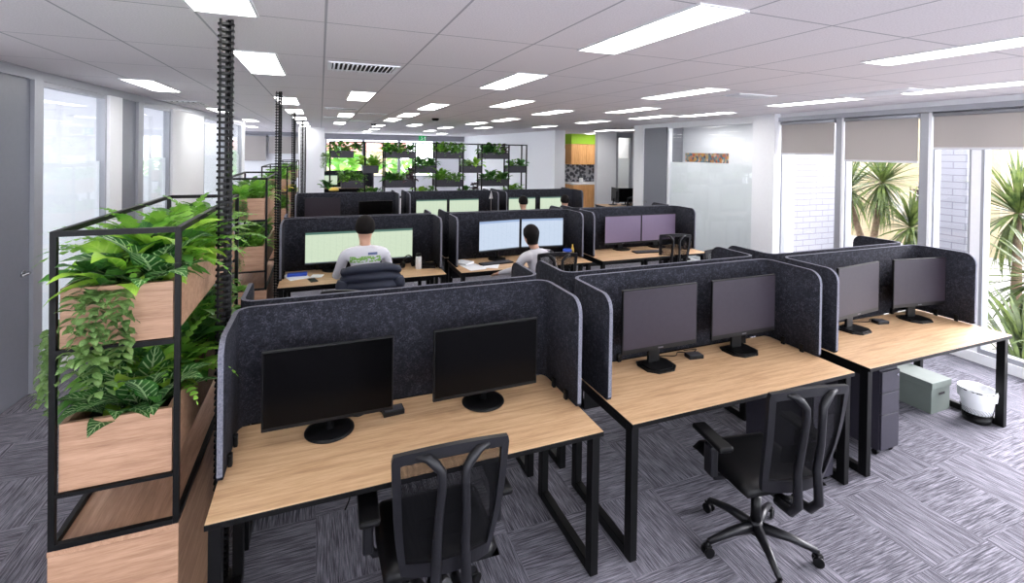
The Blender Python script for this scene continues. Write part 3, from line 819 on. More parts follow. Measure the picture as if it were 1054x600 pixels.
# yellow flower plant in the third planter
o = plant('zebra', 0, pcx+.1, 8.85, 1.40, 0, .9, 'with yellow bloom, at the front of the third planter shelf'); o.data = o.data.copy(); o.data.materials[0] = MATS['leaf_yellow']; o['label'] = 'bright yellow flowering plant at the front of the third planter shelf'

# ------------------------------------------------------------------ cable risers
def make_riser():
    t = thing('cable_riser', '', 'cable riser')
    m = MB(); n = 92; dz = (H-.02)/n
    oct_ = [(.038*cos(a)*1.0, .030*sin(a)) for a in [R(22.5+45*i) for i in range(8)]]
    for i in range(n):
        z = .01+i*dz
        m.prism(oct_, z, z+dz*.38)
        for sx, sy in ((-.022, -.014), (.028, -.006), (0.0, .020)): m.box(sx-.005, sx+.005, sy-.005, sy+.005, z+dz*.38, z+dz)
    m.obj('vertebrae', 'black_plastic', t)
    q = MB()
    for sx in (.010, .019): q.tube([(sx, .0, .02), (sx, .0, H-.01)], .0045, 6)
    q.obj('cables', 'black_plastic', t)
    MB().lathe([(.07, 0), (.07, .01), (.05, .02)], n=16).obj('foot_plate', 'black_plastic', t)
    return t
rs = make_riser()
for i, (y, wd) in enumerate(((2.72, 'nearest, beside the first felt screen'), (5.95, 'second, beside the seated person\'s desk block'), (9.2, 'third, further down the planter row'), (12.2, 'fourth, thin in the distance'), (14.6, 'furthest, just left of the rear column'))):
    t = rs if i == 0 else dup(rs, (0, 0, 0))
    t.location = (-.435 if i < 3 else -.40, y, 0); t['label'] = 'black segmented cable riser from floor to ceiling, ' + wd; t['group'] = 'cable risers'

# ------------------------------------------------------------------ desks
DZ, DW, DD = .744, 1.73, .68
def make_desk():
    t = thing('office_desk', '', 'desk'); hw = DW/2
    # spine at local y=0, user side at y=-DD
    m = MB(); m.box(-hw, hw, -DD, -.01, DZ-.025, DZ-.002, 1, bev=.002); m.box(-hw+.002, hw-.002, -DD+.002, -.012, DZ-.0035, DZ, 0)
    m.obj('desktop', ['oak_x', 'black_metal'], t)
    for sx in (-1, 1):
        q = MB(); x0, x1 = (sx*(hw-.055), sx*(hw-.01)); x0, x1 = min(x0, x1), max(x0, x1)
        q.box(x0, x1, -DD+.02, -DD+.075, 0.004, DZ-.026, bev=.003)
        q.box(x0, x1, -.085, -.03, 0.004, DZ-.026, bev=.003)
        q.box(x0, x1, -DD+.075, -.085, .004, .055, bev=.003)
        q.box(x0, x1, -DD+.075, -.085, DZ-.07, DZ-.026, bev=.003)
        q.obj('leg_frame', 'black_metal', t)
    MB().box(-hw+.06, hw-.06, -.20, -.15, DZ-.085, DZ-.03, bev=.002).obj('beam', 'black_metal', t)
    m = MB(); m.box(-hw+.03, hw-.03, -.145, -.140, DZ-.20, DZ-.03).box(-hw+.03, hw-.03, -.14, -.03, DZ-.20, DZ-.195).obj('cable_tray', 'black_metal', t)
    return t
def make_screen():
    t = thing('privacy_screen', '', 'desk screen'); hw = DW/2-.012; L = .45; r = .075; th_ = .022; zt, zb = 1.342, .752; rr = .085
    path = []
    def add(x, y, nx, ny, s): path.append((Vector((x, y)), Vector((nx, ny)), s))
    ss = [0, .006, .015, .028, .045, .065, .085]
    for s in ss: add(-hw, -L+s, -1, 0, s)
    add(-hw, -r, -1, 0, L-r)
    for k_ in range(1, 8): a = pi - k_*pi/16; add(-hw+r+r*cos(a), -r+r*sin(a), cos(a), sin(a), 1)
    for i in range(0, 9): add(-hw+r+(2*hw-2*r)*i/8, 0, 0, 1, 1)
    for k_ in range(1, 8): a = pi/2 - k_*pi/16; add(hw-r+r*cos(a), -r+r*sin(a), cos(a), sin(a), 1)
    add(hw, -r, 1, 0, L-r)
    for s in ss[::-1]: add(hw, -L+s, 1, 0, s)
    m = MB(); b = m.b; rows = []
    for p, n, s in path:
        top = zt; bot = zb
        if s < rr: top = zt - (rr - math.sqrt(max(0, rr*rr-(rr-s)**2)))
        if s < .02: bot = zb + (.02 - math.sqrt(max(0, .0004-(.02-s)**2)))
        o_, i_ = p+n*th_/2, p-n*th_/2
        rows.append([b.verts.new((o_.x, o_.y, bot)), b.verts.new((o_.x, o_.y, top)), b.verts.new((i_.x, i_.y, top)), b.verts.new((i_.x, i_.y, bot))])
    for A, B in zip(rows, rows[1:]):
        for k_, mi in ((0, 0), (1, 1), (2, 0), (3, 0)):
            f = b.faces.new((A[k_], A[(k_+1) % 4], B[(k_+1) % 4], B[k_])); f.material_index = mi; f.smooth = mi == 0
    for A in (rows[0], rows[-1]): b.faces.new(A).material_index = 1
    pn = m.obj('felt_panel', ['felt', 'felt_edge'], t)
    for x, y, a in ((-hw, -.33, 0), (-hw, -.18, 0), (hw, -.33, 0), (hw, -.18, 0), (-.5, 0, 1), (.5, 0, 1)):
        q = MB(); s = 1 if x < 0 else -1
        if a == 0: q.box(min(x+s*.012, x+s*.03), max(x+s*.012, x+s*.03), y-.014, y+.014, DZ, DZ+.055, bev=.004)
        else: q.box(x-.014, x+.014, -.032, -.012, DZ, DZ+.055, bev=.004)
        q.obj('clip', 'black_plastic', t)
    return t
dk, sc_ = make_desk(), make_screen()
CX = (.478, 2.380, 4.262)
rows_ = [('A', 2.74, 0, 'of the nearest row'), ('B', 2.84, pi, 'backing onto the nearest row'), ('C', 5.99, 0, 'of the second away-facing row'), ('D', 6.09, pi, 'backing onto the second row'), ('E', 9.24, 0, 'of the far third away-facing row'), ('F', 9.34, pi, 'backing onto the third row'), ]
COLN = ('at the planter end', 'in the middle', 'at the window end')
first = True
for rn, y, rz, wd in rows_:
    for ci, x in enumerate(CX):
        a = dk if first else dup(dk, (0, 0, 0)); b = sc_ if first else dup(sc_, (0, 0, 0)); first = False
        a.location = b.location = (x, y, 0); a.rotation_euler = b.rotation_euler = (0, 0, rz)
        a['label'] = 'oak-topped black-legged desk %s, %s' % (wd, COLN[ci]); a['group'] = 'office desks'
        b['label'] = 'dark felt screen on the desk %s, %s' % (wd, COLN[ci]); b['group'] = 'felt desk screens'
a = dup(dk, (.95, 18.5, 0), 0, 'oak-topped desk far behind the rear planter screen', 'office desks')
b = dup(sc_, (.95, 18.5, 0), 0, 'dark felt screen far behind the rear planter screen, by the rear column', 'felt desk screens')

# ------------------------------------------------------------------ monitors
def make_monitor(kind, smat, w_=.60, h_=.375, z0=.08):
    t = thing('monitor', '', 'monitor')
    yb = -.055
    m = MB(); m.box(-w_/2, w_/2, yb-.008, yb+.010, z0, z0+h_, bev=.003); m.box(-w_*.32, w_*.32, yb+.010, yb+.032, z0+.05, z0+h_-.07, bev=.008); m.obj('housing', 'black_plastic', t)
    bb = .018 if kind == 'round' else .03
    MB().quad([(-w_/2+.007, yb-.0086, z0+bb), (w_/2-.007, yb-.0086, z0+bb), (w_/2-.007, yb-.0086, z0+h_-.007), (-w_/2+.007, yb-.0086, z0+h_-.007)]).obj('display', smat, t, recalc=False)
    if kind == 'round':
        MB().tube([(0, .0, .012), (0, 0, .06), (0, -.02, z0+.10)], [.022, .018, .016], 12).obj('neck', 'black_plastic', t)
        MB().lathe([(.112, 0), (.118, .004), (.116, .010), (.10, .014), (.03, .018)], n=40).obj('base', 'black_plastic', t)
    else:
        m = MB(); m.box(-.045, .045, .0, .022, .012, z0+.16, bev=.006); m.box(-.03, .03, -.024, .0, z0+.08, z0+.16, bev=.004); m.obj('neck', 'black_plastic', t)
        m = MB(); pts = [(-.10, .06), (-.12, .02), (-.115, -.08), (-.06, -.13), (.06, -.13), (.115, -.08), (.12, .02), (.10, .06)]
        m.prism(pts, 0, .012); m.prism([(x*.82, y*.8-.012) for x, y in pts], .012, .019); m.obj('base', 'black_plastic', t)
        MB().box(-.02, .02, yb-.0095, yb-.0085, z0+.010, z0+.018).obj('badge', 'grey_plastic', t)
    return t
mr = make_monitor('round', 'screen_off')
mr.location = (.058, 2.545, DZ); mr['label'] = 'black monitor on a round base, left one on the nearest desk'; mr['group'] = 'monitors switched off'
dup(mr, (.862, 2.545, DZ), R(1), 'black monitor on a round base, right one on the nearest desk', 'monitors switched off')
ms = make_monitor('square', 'screen_off_matte', .595, .41, .125)
ms.location = (2.078, 2.605, DZ); ms['label'] = 'dark monitor on a square stand, left one on the middle front desk'; ms['group'] = 'monitors switched off'
dup(ms, (2.80, 2.60, DZ), R(0), 'dark monitor on a square stand, right one on the middle front desk', 'monitors switched off')
dup(ms, (4.02, 2.60, DZ), R(6), 'dark monitor on a square stand, left one on the front desk by the window', 'monitors switched off')
dup(ms, (4.80, 2.585, DZ), R(-7), 'dark monitor on a square stand, right one on the front desk by the window', 'monitors switched off')
mg = make_monitor('round', 'screen_green', .60, .375, .085)
mg.location = (.148, 5.90, DZ); mg['label'] = 'monitor with a pale green spreadsheet left of the person in the white t-shirt'
dup(mg, (.752, 5.90, DZ), 0, 'monitor with a pale green spreadsheet right of the person in the white t-shirt')
mb_ = make_monitor('round', 'screen_blue', .60, .40, .115)
mb_.location = (2.14, 5.84, DZ); mb_.rotation_euler = (0, 0, R(9)); mb_['label'] = 'white-blue lit monitor, left of the pair beside the leaning person'
dup(mb_, (2.77, 5.86, DZ), R(-5), 'white-blue lit monitor, right of the pair behind the leaning person')
ml = make_monitor('square', 'screen_lilac_reflection', .62, .41, .085)
ml.location = (4.07, 5.90, DZ); ml['label'] = 'dark monitor with painted lilac reflection, left of the second-row pair by the glass room'
dup(ml, (4.70, 5.90, DZ), 0, 'dark monitor with painted lilac reflection, right of the pair behind the mesh chair')
for x, pr_, lb in ((.05, ms, 'dark monitor far back, left on the third row desk beside the planters'), (.95, mr, 'black monitor far back, right on the third row desk beside the planters'), (1.98, mg, 'green lit monitor far back, left of the middle pair'), (2.62, mg, 'green lit monitor far back, right of the middle pair'), (3.85, mg, 'green lit monitor far back, behind a dark-haired head'), (4.55, mg, 'green lit monitor far back, the rightmost')):
    dup(pr_, (x, 9.12, DZ), 0, lb)
dup(mg, (.28, 18.30, DZ), 0, 'green lit monitor beyond the rear planter screen near the column')

# ------------------------------------------------------------------ chairs
def make_chair():
    t = thing('office_chair', '', 'chair')
    # faces +y
    m = MB()
    for i in range(5):
        a = R(90+72*i+18); d = Vector((cos(a), sin(a), 0))
        m.tube([d*.02+Vector((0, 0, .115)), d*.16+Vector((0, 0, .105)), d*.29+Vector((0, 0, .075))], [.030, .022, .015], 8)
    m.lathe([(.036, .08), (.04, .10), (.036, .14), (.028, .15)], n=16)
    base = m.obj('star_base', 'chair_plastic', t)
    for i in range(5):
        a = R(90+72*i+18); d = Vector((cos(a), sin(a), 0)); s = Vector((-sin(a), cos(a), 0)); p = d*.295
        q = MB()
        for sg in (-1, 1): q.tube([p+s*sg*.010+Vector((0, 0, .028)), p+s*sg*.024+Vector((0, 0, .028))], .027, 14)
        q.tube([p+Vector((0, 0, .03)), p+Vector((0, 0, .075))], .009, 8); q.box(p.x-.018, p.x+.018, p.y-.018, p.y+.018, .045, .060, bev=.004)
        q.obj('caster', 'black_plastic', base)
    MB().tube([(0, 0, .14), (0, 0, .28), (0, 0, .281), (0, 0, .40)], [.026, .026, .016, .016], 14).obj('gas_lift', 'black_plastic', t)
    MB().box(-.09, .09, -.12, .10, .385, .425, bev=.012).tube([(-.03, -.10, .405), (0, -.20, .40), (0, -.27, .44)], .022, 8).obj('mechanism', 'chair_plastic', t)
    # seat cushion
    rows = []
    m = MB(); N = 12
    def sp(u, v, top):
        x = (u-.5)*.50; y = (v-.5)*.48+.02; w2 = 1-.12*max(0, .5-v)
        e = min(u, 1-u, v, 1-v); r = min(1, e/.14); h = math.sqrt(max(0, 1-(1-r)**2))
        zc = .455 - .03*max(0, (v-.82)/.18)**2
        return (x*w2, y, zc + (.038*h if top else -.028*h))
    for top in (1, 0):
        m.grid([[sp(i/N, j/N, top) for i in range(N+1)] for j in range(N+1)])
    bmesh.ops.remove_doubles(m.b, verts=m.b.verts, dist=.0005)
    m.obj('seat', 'black_plastic', t)
    # back: shape function (u -1..1, v 0..1 bottom->top)
    def bk(u, v, off=0):
        hw = .205+.022*v-.03*(1-v)**3
        y = -.235 - .035*sin(v*pi*.9)*0 - .10*v**1.6 + .05*sin(pi*v)*-.6 - .045*(1-abs(u)**2)*(.9-.5*v)
        z = .50+.53*v + .018*(1-u*u)*v
        return Vector((u*hw, y-off, z))
    per = []
    n = 22
    for i in range(n+1): per.append((-1+2*i/n, 1.0))
    for i in range(1, n+1): per.append((1.0, 1-i/n))
    for i in range(1, n+1): per.append((1-2*i/n, 0.0))
    for i in range(1, n): per.append((-1.0, i/n))
    m = MB(); pi_ = [(u*(.86 if abs(u) > .86 else 1)*1.0, v) for u, v in per]
    def inn(u, v): return (max(-.86, min(.86, u)), max(.125, min(.925, v)))
    def outr(u, v):
        c_ = .035   # slightly eased corners
        return (u*(1-.03*(v > .96 and abs(u) > .97)), v)
    n_ = len(per); loops = []
    for off, fn in ((.011, outr), (.013, inn), (-.011, inn), (-.011, outr)):
        loops.append([m.b.verts.new(bk(*fn(u, v), off)) for u, v in per])
    for a_ in range(4):
        A, B = loops[a_], loops[(a_+1) % 4]
        for k_ in range(n_):
            try: m.b.faces.new((A[k_], A[(k_+1) % n_], B[(k_+1) % n_], B[k_])).smooth = False
            except ValueError: pass
    fr = m.obj('back_frame', 'chair_plastic', t)
    m = MB(); m.grid([[bk(-.97+1.94*i/12, .02+.96*j/12) for i in range(13)] for j in range(13)])
    m.obj('back_mesh', 'chair_mesh', t)
    for sg in (-1, 1):
        q = MB()
        pts = [Vector((sg*.05, -.20, .405)), Vector((sg*.055, -.30, .42)), Vector((sg*.06, -.345, .48)), bk(sg*.28, .25, .035), bk(sg*.25, .5, .032), bk(sg*.20, .74, .030), bk(sg*.21, .84, .026), bk(sg*.33, .905, .020), bk(sg*.44, .945, .014), bk(sg*.62, .965, .008)]
        q.tube(pts, [.020, .022, .022, .019, .017, .017, .018, .020, .017, .008], 8)
        q.obj('back_strut', 'chair_plastic', t)
    # lumbar
    m = MB(); m.grid([[bk(-.55+1.1*i/8, .30+.16*j/3, -.012) for i in range(9)] for j in range(4)]); m.grid([[bk(-.55+1.1*i/8, .30+.16*j/3, -.004) for i in range(9)] for j in range(4)])
    m.obj('lumbar_pad', 'black_plastic', t)
    for sg in (-1, 1):
        q = MB(); q.tube([(sg*.16, .0, .415), (sg*.26, .0, .42), (sg*.285, .0, .47), (sg*.285, .0, .62)], [.016, .018, .020, .018], 8)
        q.box(sg*.285-.022, sg*.285+.022, -.035, .035, .44, .60, bev=.01)
        ar = q.obj('armrest', 'chair_plastic', t)
        MB().box(sg*.285-.042, sg*.285+.042, -.13, .12, .625, .655, bev=.012, seg=3).obj('arm_pad', 'black_plastic', ar)
    return t
ch = make_chair()
ch.location = (.49, 2.10, 0); ch.rotation_euler = (0, 0, R(-2)); ch['label'] = 'black mesh office chair at the nearest desk, cut by the bottom edge'; G = 'mesh office chairs'; ch['group'] = G
dup(ch, (2.24, 1.93, 0), R(-9), 'black mesh office chair seen whole, turned out from the middle front desk', G)
dup(ch, (.06, 3.62, 0), R(180-28), 'black chair whose top edge peeks over the nearest felt screen', G)
dup(ch, (2.50, 5.03, 0), R(-12), 'black mesh chair beside the person in the pale hoodie', G)
dup(ch, (4.64, 5.62, 0), R(-16), 'black mesh chair pushed under the desk with the lilac monitors', G)
q_ = dup(ch, (.46, 5.17, 0), 0, 'chair under the person in the white t-shirt, covered by a dark jacket', G); q_.scale = (1, 1, .93)
dup(ch, (3.55, 8.3, 0), R(5), 'chair of the far dark-haired person, left one', G)
dup(ch, (4.50, 8.3, 0), R(-5), 'chair of the far dark-haired person, right one', G)
dup(ch, (2.4, 8.35, 0), R(15), 'empty chair far back before the green monitors', G)
dup(ch, (4.3, 3.95, 0), R(170), 'chair hidden behind the window end of the nearest screens', G)

# ------------------------------------------------------------------ pedestals and small things
def make_ped():
    t = thing('drawer_pedestal', '', 'drawers')
    MB().box(-.10, .10, -.25, .25, .04, .62, bev=.003).obj('body', 'charcoal_metal', t)
    for z0, z1 in ((.05, .30), (.305, .455), (.46, .61)):
        d = MB().box(-.098, .098, -.268, -.251, z0, z1, bev=.003).obj('drawer', 'charcoal_metal', t)
        if z1 > .6: MB().tube([(.07, -.269, .575), (.07, -.273, .575)], .009, 12).obj('lock', 'chrome', d)
    for x in (-.08, .08):
        for y in (-.22, .22): MB().tube([(x-.012, y, .02), (x+.012, y, .02)], .02, 12).obj('caster', 'black_plastic', t)
    return t
pd = make_ped(); pd['label'] = 'charcoal drawer pedestal under the window-end front desk, beside the green box'; pd['group'] = 'drawer pedestals'
pd.location = (3.83, 2.45, 0)
dup(pd, (3.06, 2.40, 0), 0, 'charcoal drawer pedestal under the middle front desk, behind the chair', 'drawer pedestals')
def archive_box():
    t = thing('archive_box', 'grey-green cardboard archive box with a lid on the carpet under the desk', 'box', (4.775, 2.56, 0), R(-3))
    m = MB(); m.box(-.13, .13, -.19, .19, 0, .235, bev=.002); m.obj('body', 'box_green', t)
    m = MB(); m.box(-.138, .138, -.198, .198, .205, .262, bev=.003); m.obj('lid', 'box_green', t)
    m = MB(); m.box(-.04, .04, -.1995, -.197, .15, .17, bev=.0008); m.obj('hand_hole', 'vent_dark', t)
    return t
ab = archive_box(); ab.location = (4.895, 2.60, 0); ab.rotation_euler = (0, 0, 0)
bn = thing('waste_bin', 'black waste bin with a white plastic liner beside the desk leg by the window', 'bin', (5.02, 2.225, 0))
MB().lathe([(.085, 0), (.088, .01), (.096, .075), (.088, .06), (.082, .012)], n=28, capt=False).obj('bin_base', 'black_plastic', bn)
m = MB()
for i in range(28):
    a = 2*pi*i/28; b = a+.35
    m.tube([(.093*cos(a), .093*sin(a), .05), (.098*cos(b), .098*sin(b), .085), (.104*cos(a), .104*sin(a), .12)], .0016, 5)
m.lathe([(.117, .25), (.122, .255), (.122, .262), (.117, .265)], n=28, capb=False, capt=False); m.obj('basket', 'black_metal', bn)
m = MB(); rr_ = random.Random(3); prof = [(.084, .03), (.098, .12), (.108, .20), (.113, .262), (.121, .268), (.124, .25), (.121, .19)]
rings = [[m._v(((r+rr_.uniform(-.003, .003))*cos(2*pi*k_/36), (r+rr_.uniform(-.003, .003))*sin(2*pi*k_/36), z+rr_.uniform(-.004, .004))) for k_ in range(36)] for r, z in prof]
for A, B in zip(rings, rings[1:]):
    for k_ in range(36): m.b.faces.new((A[k_], A[(k_+1) % 36], B[(k_+1) % 36], B[k_])).smooth = True
m.b.faces.new(rings[0][::-1]); m.obj('liner', 'white_plastic', bn)

def small_box(x, y, rz, lb):
    t = thing('power_box', lb, 'power supply', (x, y, DZ), rz, 'black power boxes on the front desks')
    MB().box(-.055, .055, -.035, .035, 0, .026, bev=.004).obj('body', 'black_plastic', t)
    MB().box(-.048, .048, -.028, .028, .0262, .0275, bev=.0005).obj('top_plate', 'grey_plastic', t)
small_box(.375, 2.60, R(4), 'small black power box between the monitors on the nearest desk')
small_box(2.41, 2.60, R(-8), 'small black power box between the monitors on the middle front desk')
small_box(4.40, 2.60, R(-10), 'small black power box between the monitors on the front desk by the window')
def cable(pts, lb, r=.003):
    m = MB(); P = [Vector(p) for p in pts]; out = []
    for i in range(len(P)-1):
        p0, p1, p2, p3 = P[max(i-1, 0)], P[i], P[i+1], P[min(i+2, len(P)-1)]
        for k_ in range(6):
            t_ = k_/6; out.append(.5*((2*p1)+(p2-p0)*t_+(2*p0-5*p1+4*p2-p3)*t_*t_+(3*p1-p0-3*p2+p3)*t_**3))
    out.append(P[-1]); m.tube(out, r, 6)
    tag(m.obj('cable', 'black_plastic'), lb, 'cable')
z_ = DZ+.004
cable([(.06, 2.60, z_), (.12, 2.66, z_), (.2, 2.62, z_), (.27, 2.66, z_), (.33, 2.61, z_)], 'thin black cable running to the power box on the nearest desk')
cable([(2.12, 2.66, z_), (2.2, 2.69, z_), (2.3, 2.66, z_), (2.36, 2.70, z_), (2.44, 2.66, z_), (2.52, 2.70, z_), (2.40, 2.69, z_+.01)], 'tangled black cable behind the power box on the middle front desk')
cable([(4.08, 2.66, z_), (4.2, 2.69, z_), (4.33, 2.65, z_), (4.42, 2.69, z_), (4.5, 2.66, z_)], 'thin black cable on the front desk by the window')
for x, y, lb in ((2.93, 2.685, 'small black adaptor behind the right monitor on the middle front desk'), (4.95, 2.68, 'small black adaptor behind the right monitor on the front desk by the window')):
    tag(MB().box(-.04, .04, -.012, .012, 0, .07, bev=.004).box(-.03, .03, -.02, .02, 0, .006).obj('adaptor', 'black_plastic'), lb, 'adaptor').location = (x, y, DZ)
cable([(.10, 2.45, .70), (.12, 2.40, .62), (.16, 2.42, .58), (.12, 2.38, .52), (.15, 2.42, .47), (.13, 2.44, .40)], 'tangled cable hanging beneath the nearest desk by the chair arm', .004)
# second-row desk clutter
def paper(x, y, rz, lb, w_=.21, l_=.29, mat='paper', n=1):
    t = tag(MB().box(-w_/2, w_/2, -l_/2, l_/2, 0, .002*n, bev=.0004).obj('paper', mat), lb, 'paper'); t.location = (x, y, DZ+.001); t.rotation_euler = (0, 0, rz); return t
paper(-.23, 5.72, R(20), 'white papers at the left end of the second row desk', n=3)
tag(MB().box(-.10, .10, -.04, .04, 0, .03, bev=.008).obj('tissue_pack', 'blue_plastic'), 'blue and white pack lying on the papers beside the planter row', 'pack').location = (-.22, 5.73, DZ+.008)
paper(-.02, 5.66, R(-15), 'small white notes beside the seated person', .12, .12, n=4)
ph = thing('mobile_phone', 'dark phone lying near the front edge left of the seated person', 'phone', (-.06, 5.50, DZ+.001), R(15)); MB().box(-.038, .038, -.075, .075, 0, .008, bev=.003).obj('body', 'black_plastic', ph); MB().box(-.034, .034, -.07, .07, .0082, .0088).obj('glass_face', 'screen_off', ph)
def keyboard(x, y, rz, lb, mat='black_plastic'):
    t = thing('keyboard', lb, 'keyboard', (x, y, DZ), rz)
    MB().box(-.215, .215, -.065, .065, 0, .014, bev=.003).obj('body', mat, t)
    m = MB()
    for r_ in range(5):
        for c_ in range(18): m.box(-.207+c_*.0231, -.207+c_*.0231+.019, -.056+r_*.023, -.056+r_*.023+.018, .0142, .019)
    m.obj('keys', 'grey_plastic', t)
keyboard(.35, 5.62, 0, 'dark keyboard before the person in the white t-shirt'); keyboard(2.05, 5.62, R(8), 'dark keyboard under the hand of the leaning person'); keyboard(4.32, 5.60, R(-6), 'dark keyboard on the desk with the lilac monitors')
bt = thing('drink_bottle', 'white bottle with a black lid on the second row desk', 'bottle', (1.09, 5.66, DZ))
MB().lathe([(.033, 0), (.036, .01), (.036, .13), (.030, .15)], n=20).obj('body', 'white_plastic', bt); MB().lathe([(.031, .150), (.031, .178), (.018, .185)], n=20).obj('lid', 'black_plastic', bt)
hs = thing('headset', 'black headset standing left of the white bottle', 'headset', (.98, 5.74, DZ), R(20))
m = MB(); m.tube([(.07*cos(a), 0, .05+.10*sin(a)) for a in [pi*i/10 for i in range(11)]], .007, 8); m.obj('band', 'black_plastic', hs)
for sg in (-1, 1): MB().tube([(sg*.055, 0, .045), (sg*.085, 0, .045)], .036, 16).obj('ear_cup', 'black_plastic', hs)
dp = thing('desk_phone', 'black desk telephone right of the white bottle', 'telephone', (1.22, 5.72, DZ), R(-10))
m = MB(); m.prism([(-.08, -.09), (.08, -.09), (.08, .09), (-.08, .09)], 0, .035); m.obj('body', 'black_plastic', dp); MB().box(-.075, -.035, -.085, .085, .036, .06, bev=.008).obj('handset', 'black_plastic', dp)
paper(1.72, 5.52, R(10), 'loose paper sheets at the left of the leaning person, front one', n=2); paper(1.95, 5.55, R(-25), 'loose paper sheets near the left hand of the leaning person', n=2); paper(1.66, 5.74, R(40), 'crumpled papers by the left screen wing of the middle second row desk', .18, .2, n=12)
tb = thing('storage_tub', 'white tub with a blue lid at the right end of the middle second row desk', 'tub', (3.07, 5.66, DZ)); MB().lathe([(.05, 0), (.06, .08)], n=20).obj('tub', 'white_plastic', tb); MB().lathe([(.062, .08), (.062, .10), (.045, .115)], n=20).obj('lid', 'blue_plastic', tb)
tag(MB().lathe([(.022, 0), (.022, .10), (.010, .13), (.010, .16)], n=16).obj('small_bottle', 'yellow_card'), 'slim yellow bottle right of the blue-lidded tub', 'bottle').location = (3.17, 5.70, DZ)
for x, lb in ((5.0, 'dark brown cup, left of two by the screen wing of the second row'), (5.09, 'dark brown cup, right of two by the screen wing of the second row')):
    c = thing('cup', lb, 'cup', (x, 5.62, DZ)); MB().lathe([(.028, 0), (.036, .10), (.033, .10), (.026, .006)], n=20, capt=False).obj('body', 'brown_ceramic', c); MB().lathe([(.037, .10), (.037, .112), (.03, .116)], n=20).obj('lid', 'black_plastic', c)
tag(MB().lathe([(.10, 0), (.10, .03), (.07, .06), (.02, .07)], n=24).obj('hard_hat', 'yellow_card'), 'yellow rounded object lying on the low unit before the rear planter screen', 'hat').location = (.28, 11.0, 1.24)
fl = thing('desk_flag', 'small white pennant on a thin stand beside the far green monitors', 'flag', (3.16, 9.02, DZ))
MB().tube([(0, 0, 0), (0, 0, .60)], .005, 8).lathe([(.04, 0), (.04, .01), (.01, .015)], n=16).obj('stand', 'aluminium', fl)
tp = MB(); tp.prism([(-.04, .45), (.04, .45), (0.005, .61)], -.009, -.006, M=Matrix.Rotation(R(90), 4, 'X')); tp.obj('pennant', 'white_paint', fl)

# ------------------------------------------------------------------ rear planter screen
rp = thing('rear_planter_screen', 'long black-framed plant screen with staggered black boxes across the rear of the desks', 'planter', (0, 11.2, 0))
m = MB()
PXS = (.20, .93, 1.36, 2.05, 2.54, 3.20, 3.67, 4.38, 4.86)
for x in PXS:
    for y in (0, .32): m.box(x-.015, x+.015, y-.015, y+.015, 1.02, 2.31)
for y in (0, .32): m.box(PXS[0], PXS[-1], y-.013, y+.013, 2.285, 2.31).box(PXS[0], PXS[-1], y-.013, y+.013, 1.02, 1.045)
for x in PXS: m.box(x-.013, x+.013, .015, .305, 2.286, 2.309)
m.obj('frame', 'black_metal', rp)
MB().box(.16, 4.90, -.04, .36, 0, 1.02, bev=.004).obj('base_cabinet', 'white_paint', rp)
def pbox(x0, x1, z0, z1):
    b = MB().box(x0+.015, x1-.015, -.02, .0, z0, z1, bev=.002).box(x0+.015, x1-.015, .32, .34, z0, z1, bev=.002).box(x0+.015, x0+.035, 0, .32, z0, z1).box(x1-.035, x1-.015, 0, .32, z0, z1).box(x0+.035, x1-.035, 0, .32, z0, z0+.02).obj('planter_box', 'charcoal_metal', rp)
    MB().box(x0+.035, x1-.035, 0, .32, z0+.02, z1-.04).obj('soil', 'soil', b)
RB = []
for x0, x1 in ((.20, .70), (1.36, 2.05), (2.54, 3.20), (3.67, 4.38)):
    RB.append((x0, x1, 1.94, 2.10, 'top')); RB.append((x0 + (.22 if x0 < 1 else 0), x1 + (.22 if x0 < 1 else 0), 1.27, 1.44, 'bottom'))
for x0, x1 in ((.88, 1.24), (2.05, 2.54), (3.20, 3.67), (4.38, 4.86)): RB.append((x0, x1, 1.60, 1.77, 'middle')); 
for b in RB: pbox(*b[:4])
rp_pl = 0; rn_ = random.Random(11)
kinds = ['bush', 'deep', 'bush', 'deep', 'lime', 'bush', 'fern', 'deep']
nth = ['first', 'second', 'third', 'fourth', 'fifth', 'sixth', 'seventh', 'eighth']
for bi, (x0, x1, z0, z1, nm) in enumerate(sorted(RB, key=lambda b: (b[4], b[0]))):
    n = max(2, int(round((x1-x0)/.20)))
    col = 1 + sum(1 for q in RB if q[4] == nm and q[0] < x0)
    for j in range(n):
        kd = kinds[(bi*3+j*2) % 8]
        if nm == 'bottom' and col == 2 and j == n-1: kd = 'purple'
        if nm == 'top' and col == 4 and j == n-1: kd = 'purple'
        plant(kd, 0 if kd in ('purple',) else (bi+j) % 2, x0+(j+.5)*(x1-x0)/n, 11.30+rn_.uniform(-.05, .05), z1-.06, rn_.uniform(0, 6), rn_.uniform(1.1, 1.45), '%s plant in %s %s box, rear planter screen' % (nth[j], nth[col-1], nm), 'plants of the rear planter screen')
for j, x in enumerate((.98, 1.15, 2.15, 2.4, 3.3, 3.52, 4.5, 4.66)):
    plant(['bush', 'deep', 'lime', 'bush', 'deep', 'purple', 'fern', 'bush'][j], j % 2 if j not in (5,) else 0, x, 11.30, 1.03, j*1.3, 1.3, '%s plant on the low unit, rear planter screen' % nth[j], 'plants of the rear planter screen')
for j, (x, z, kd) in enumerate(((.12, 1.95, 'vine'), (.78, 2.08, 'deep'), (.14, 1.25, 'deep'), (1.42, 2.06, 'fern'))):
    plant(kd, 0, x, 11.22, z, 0, 1.0, ['spilling over the far left post of the rear screen', 'at the first gap of the top row of the rear screen', 'low at the far left post of the rear screen', 'tall at the second top box of the rear screen'][j], 'plants of the rear planter screen')

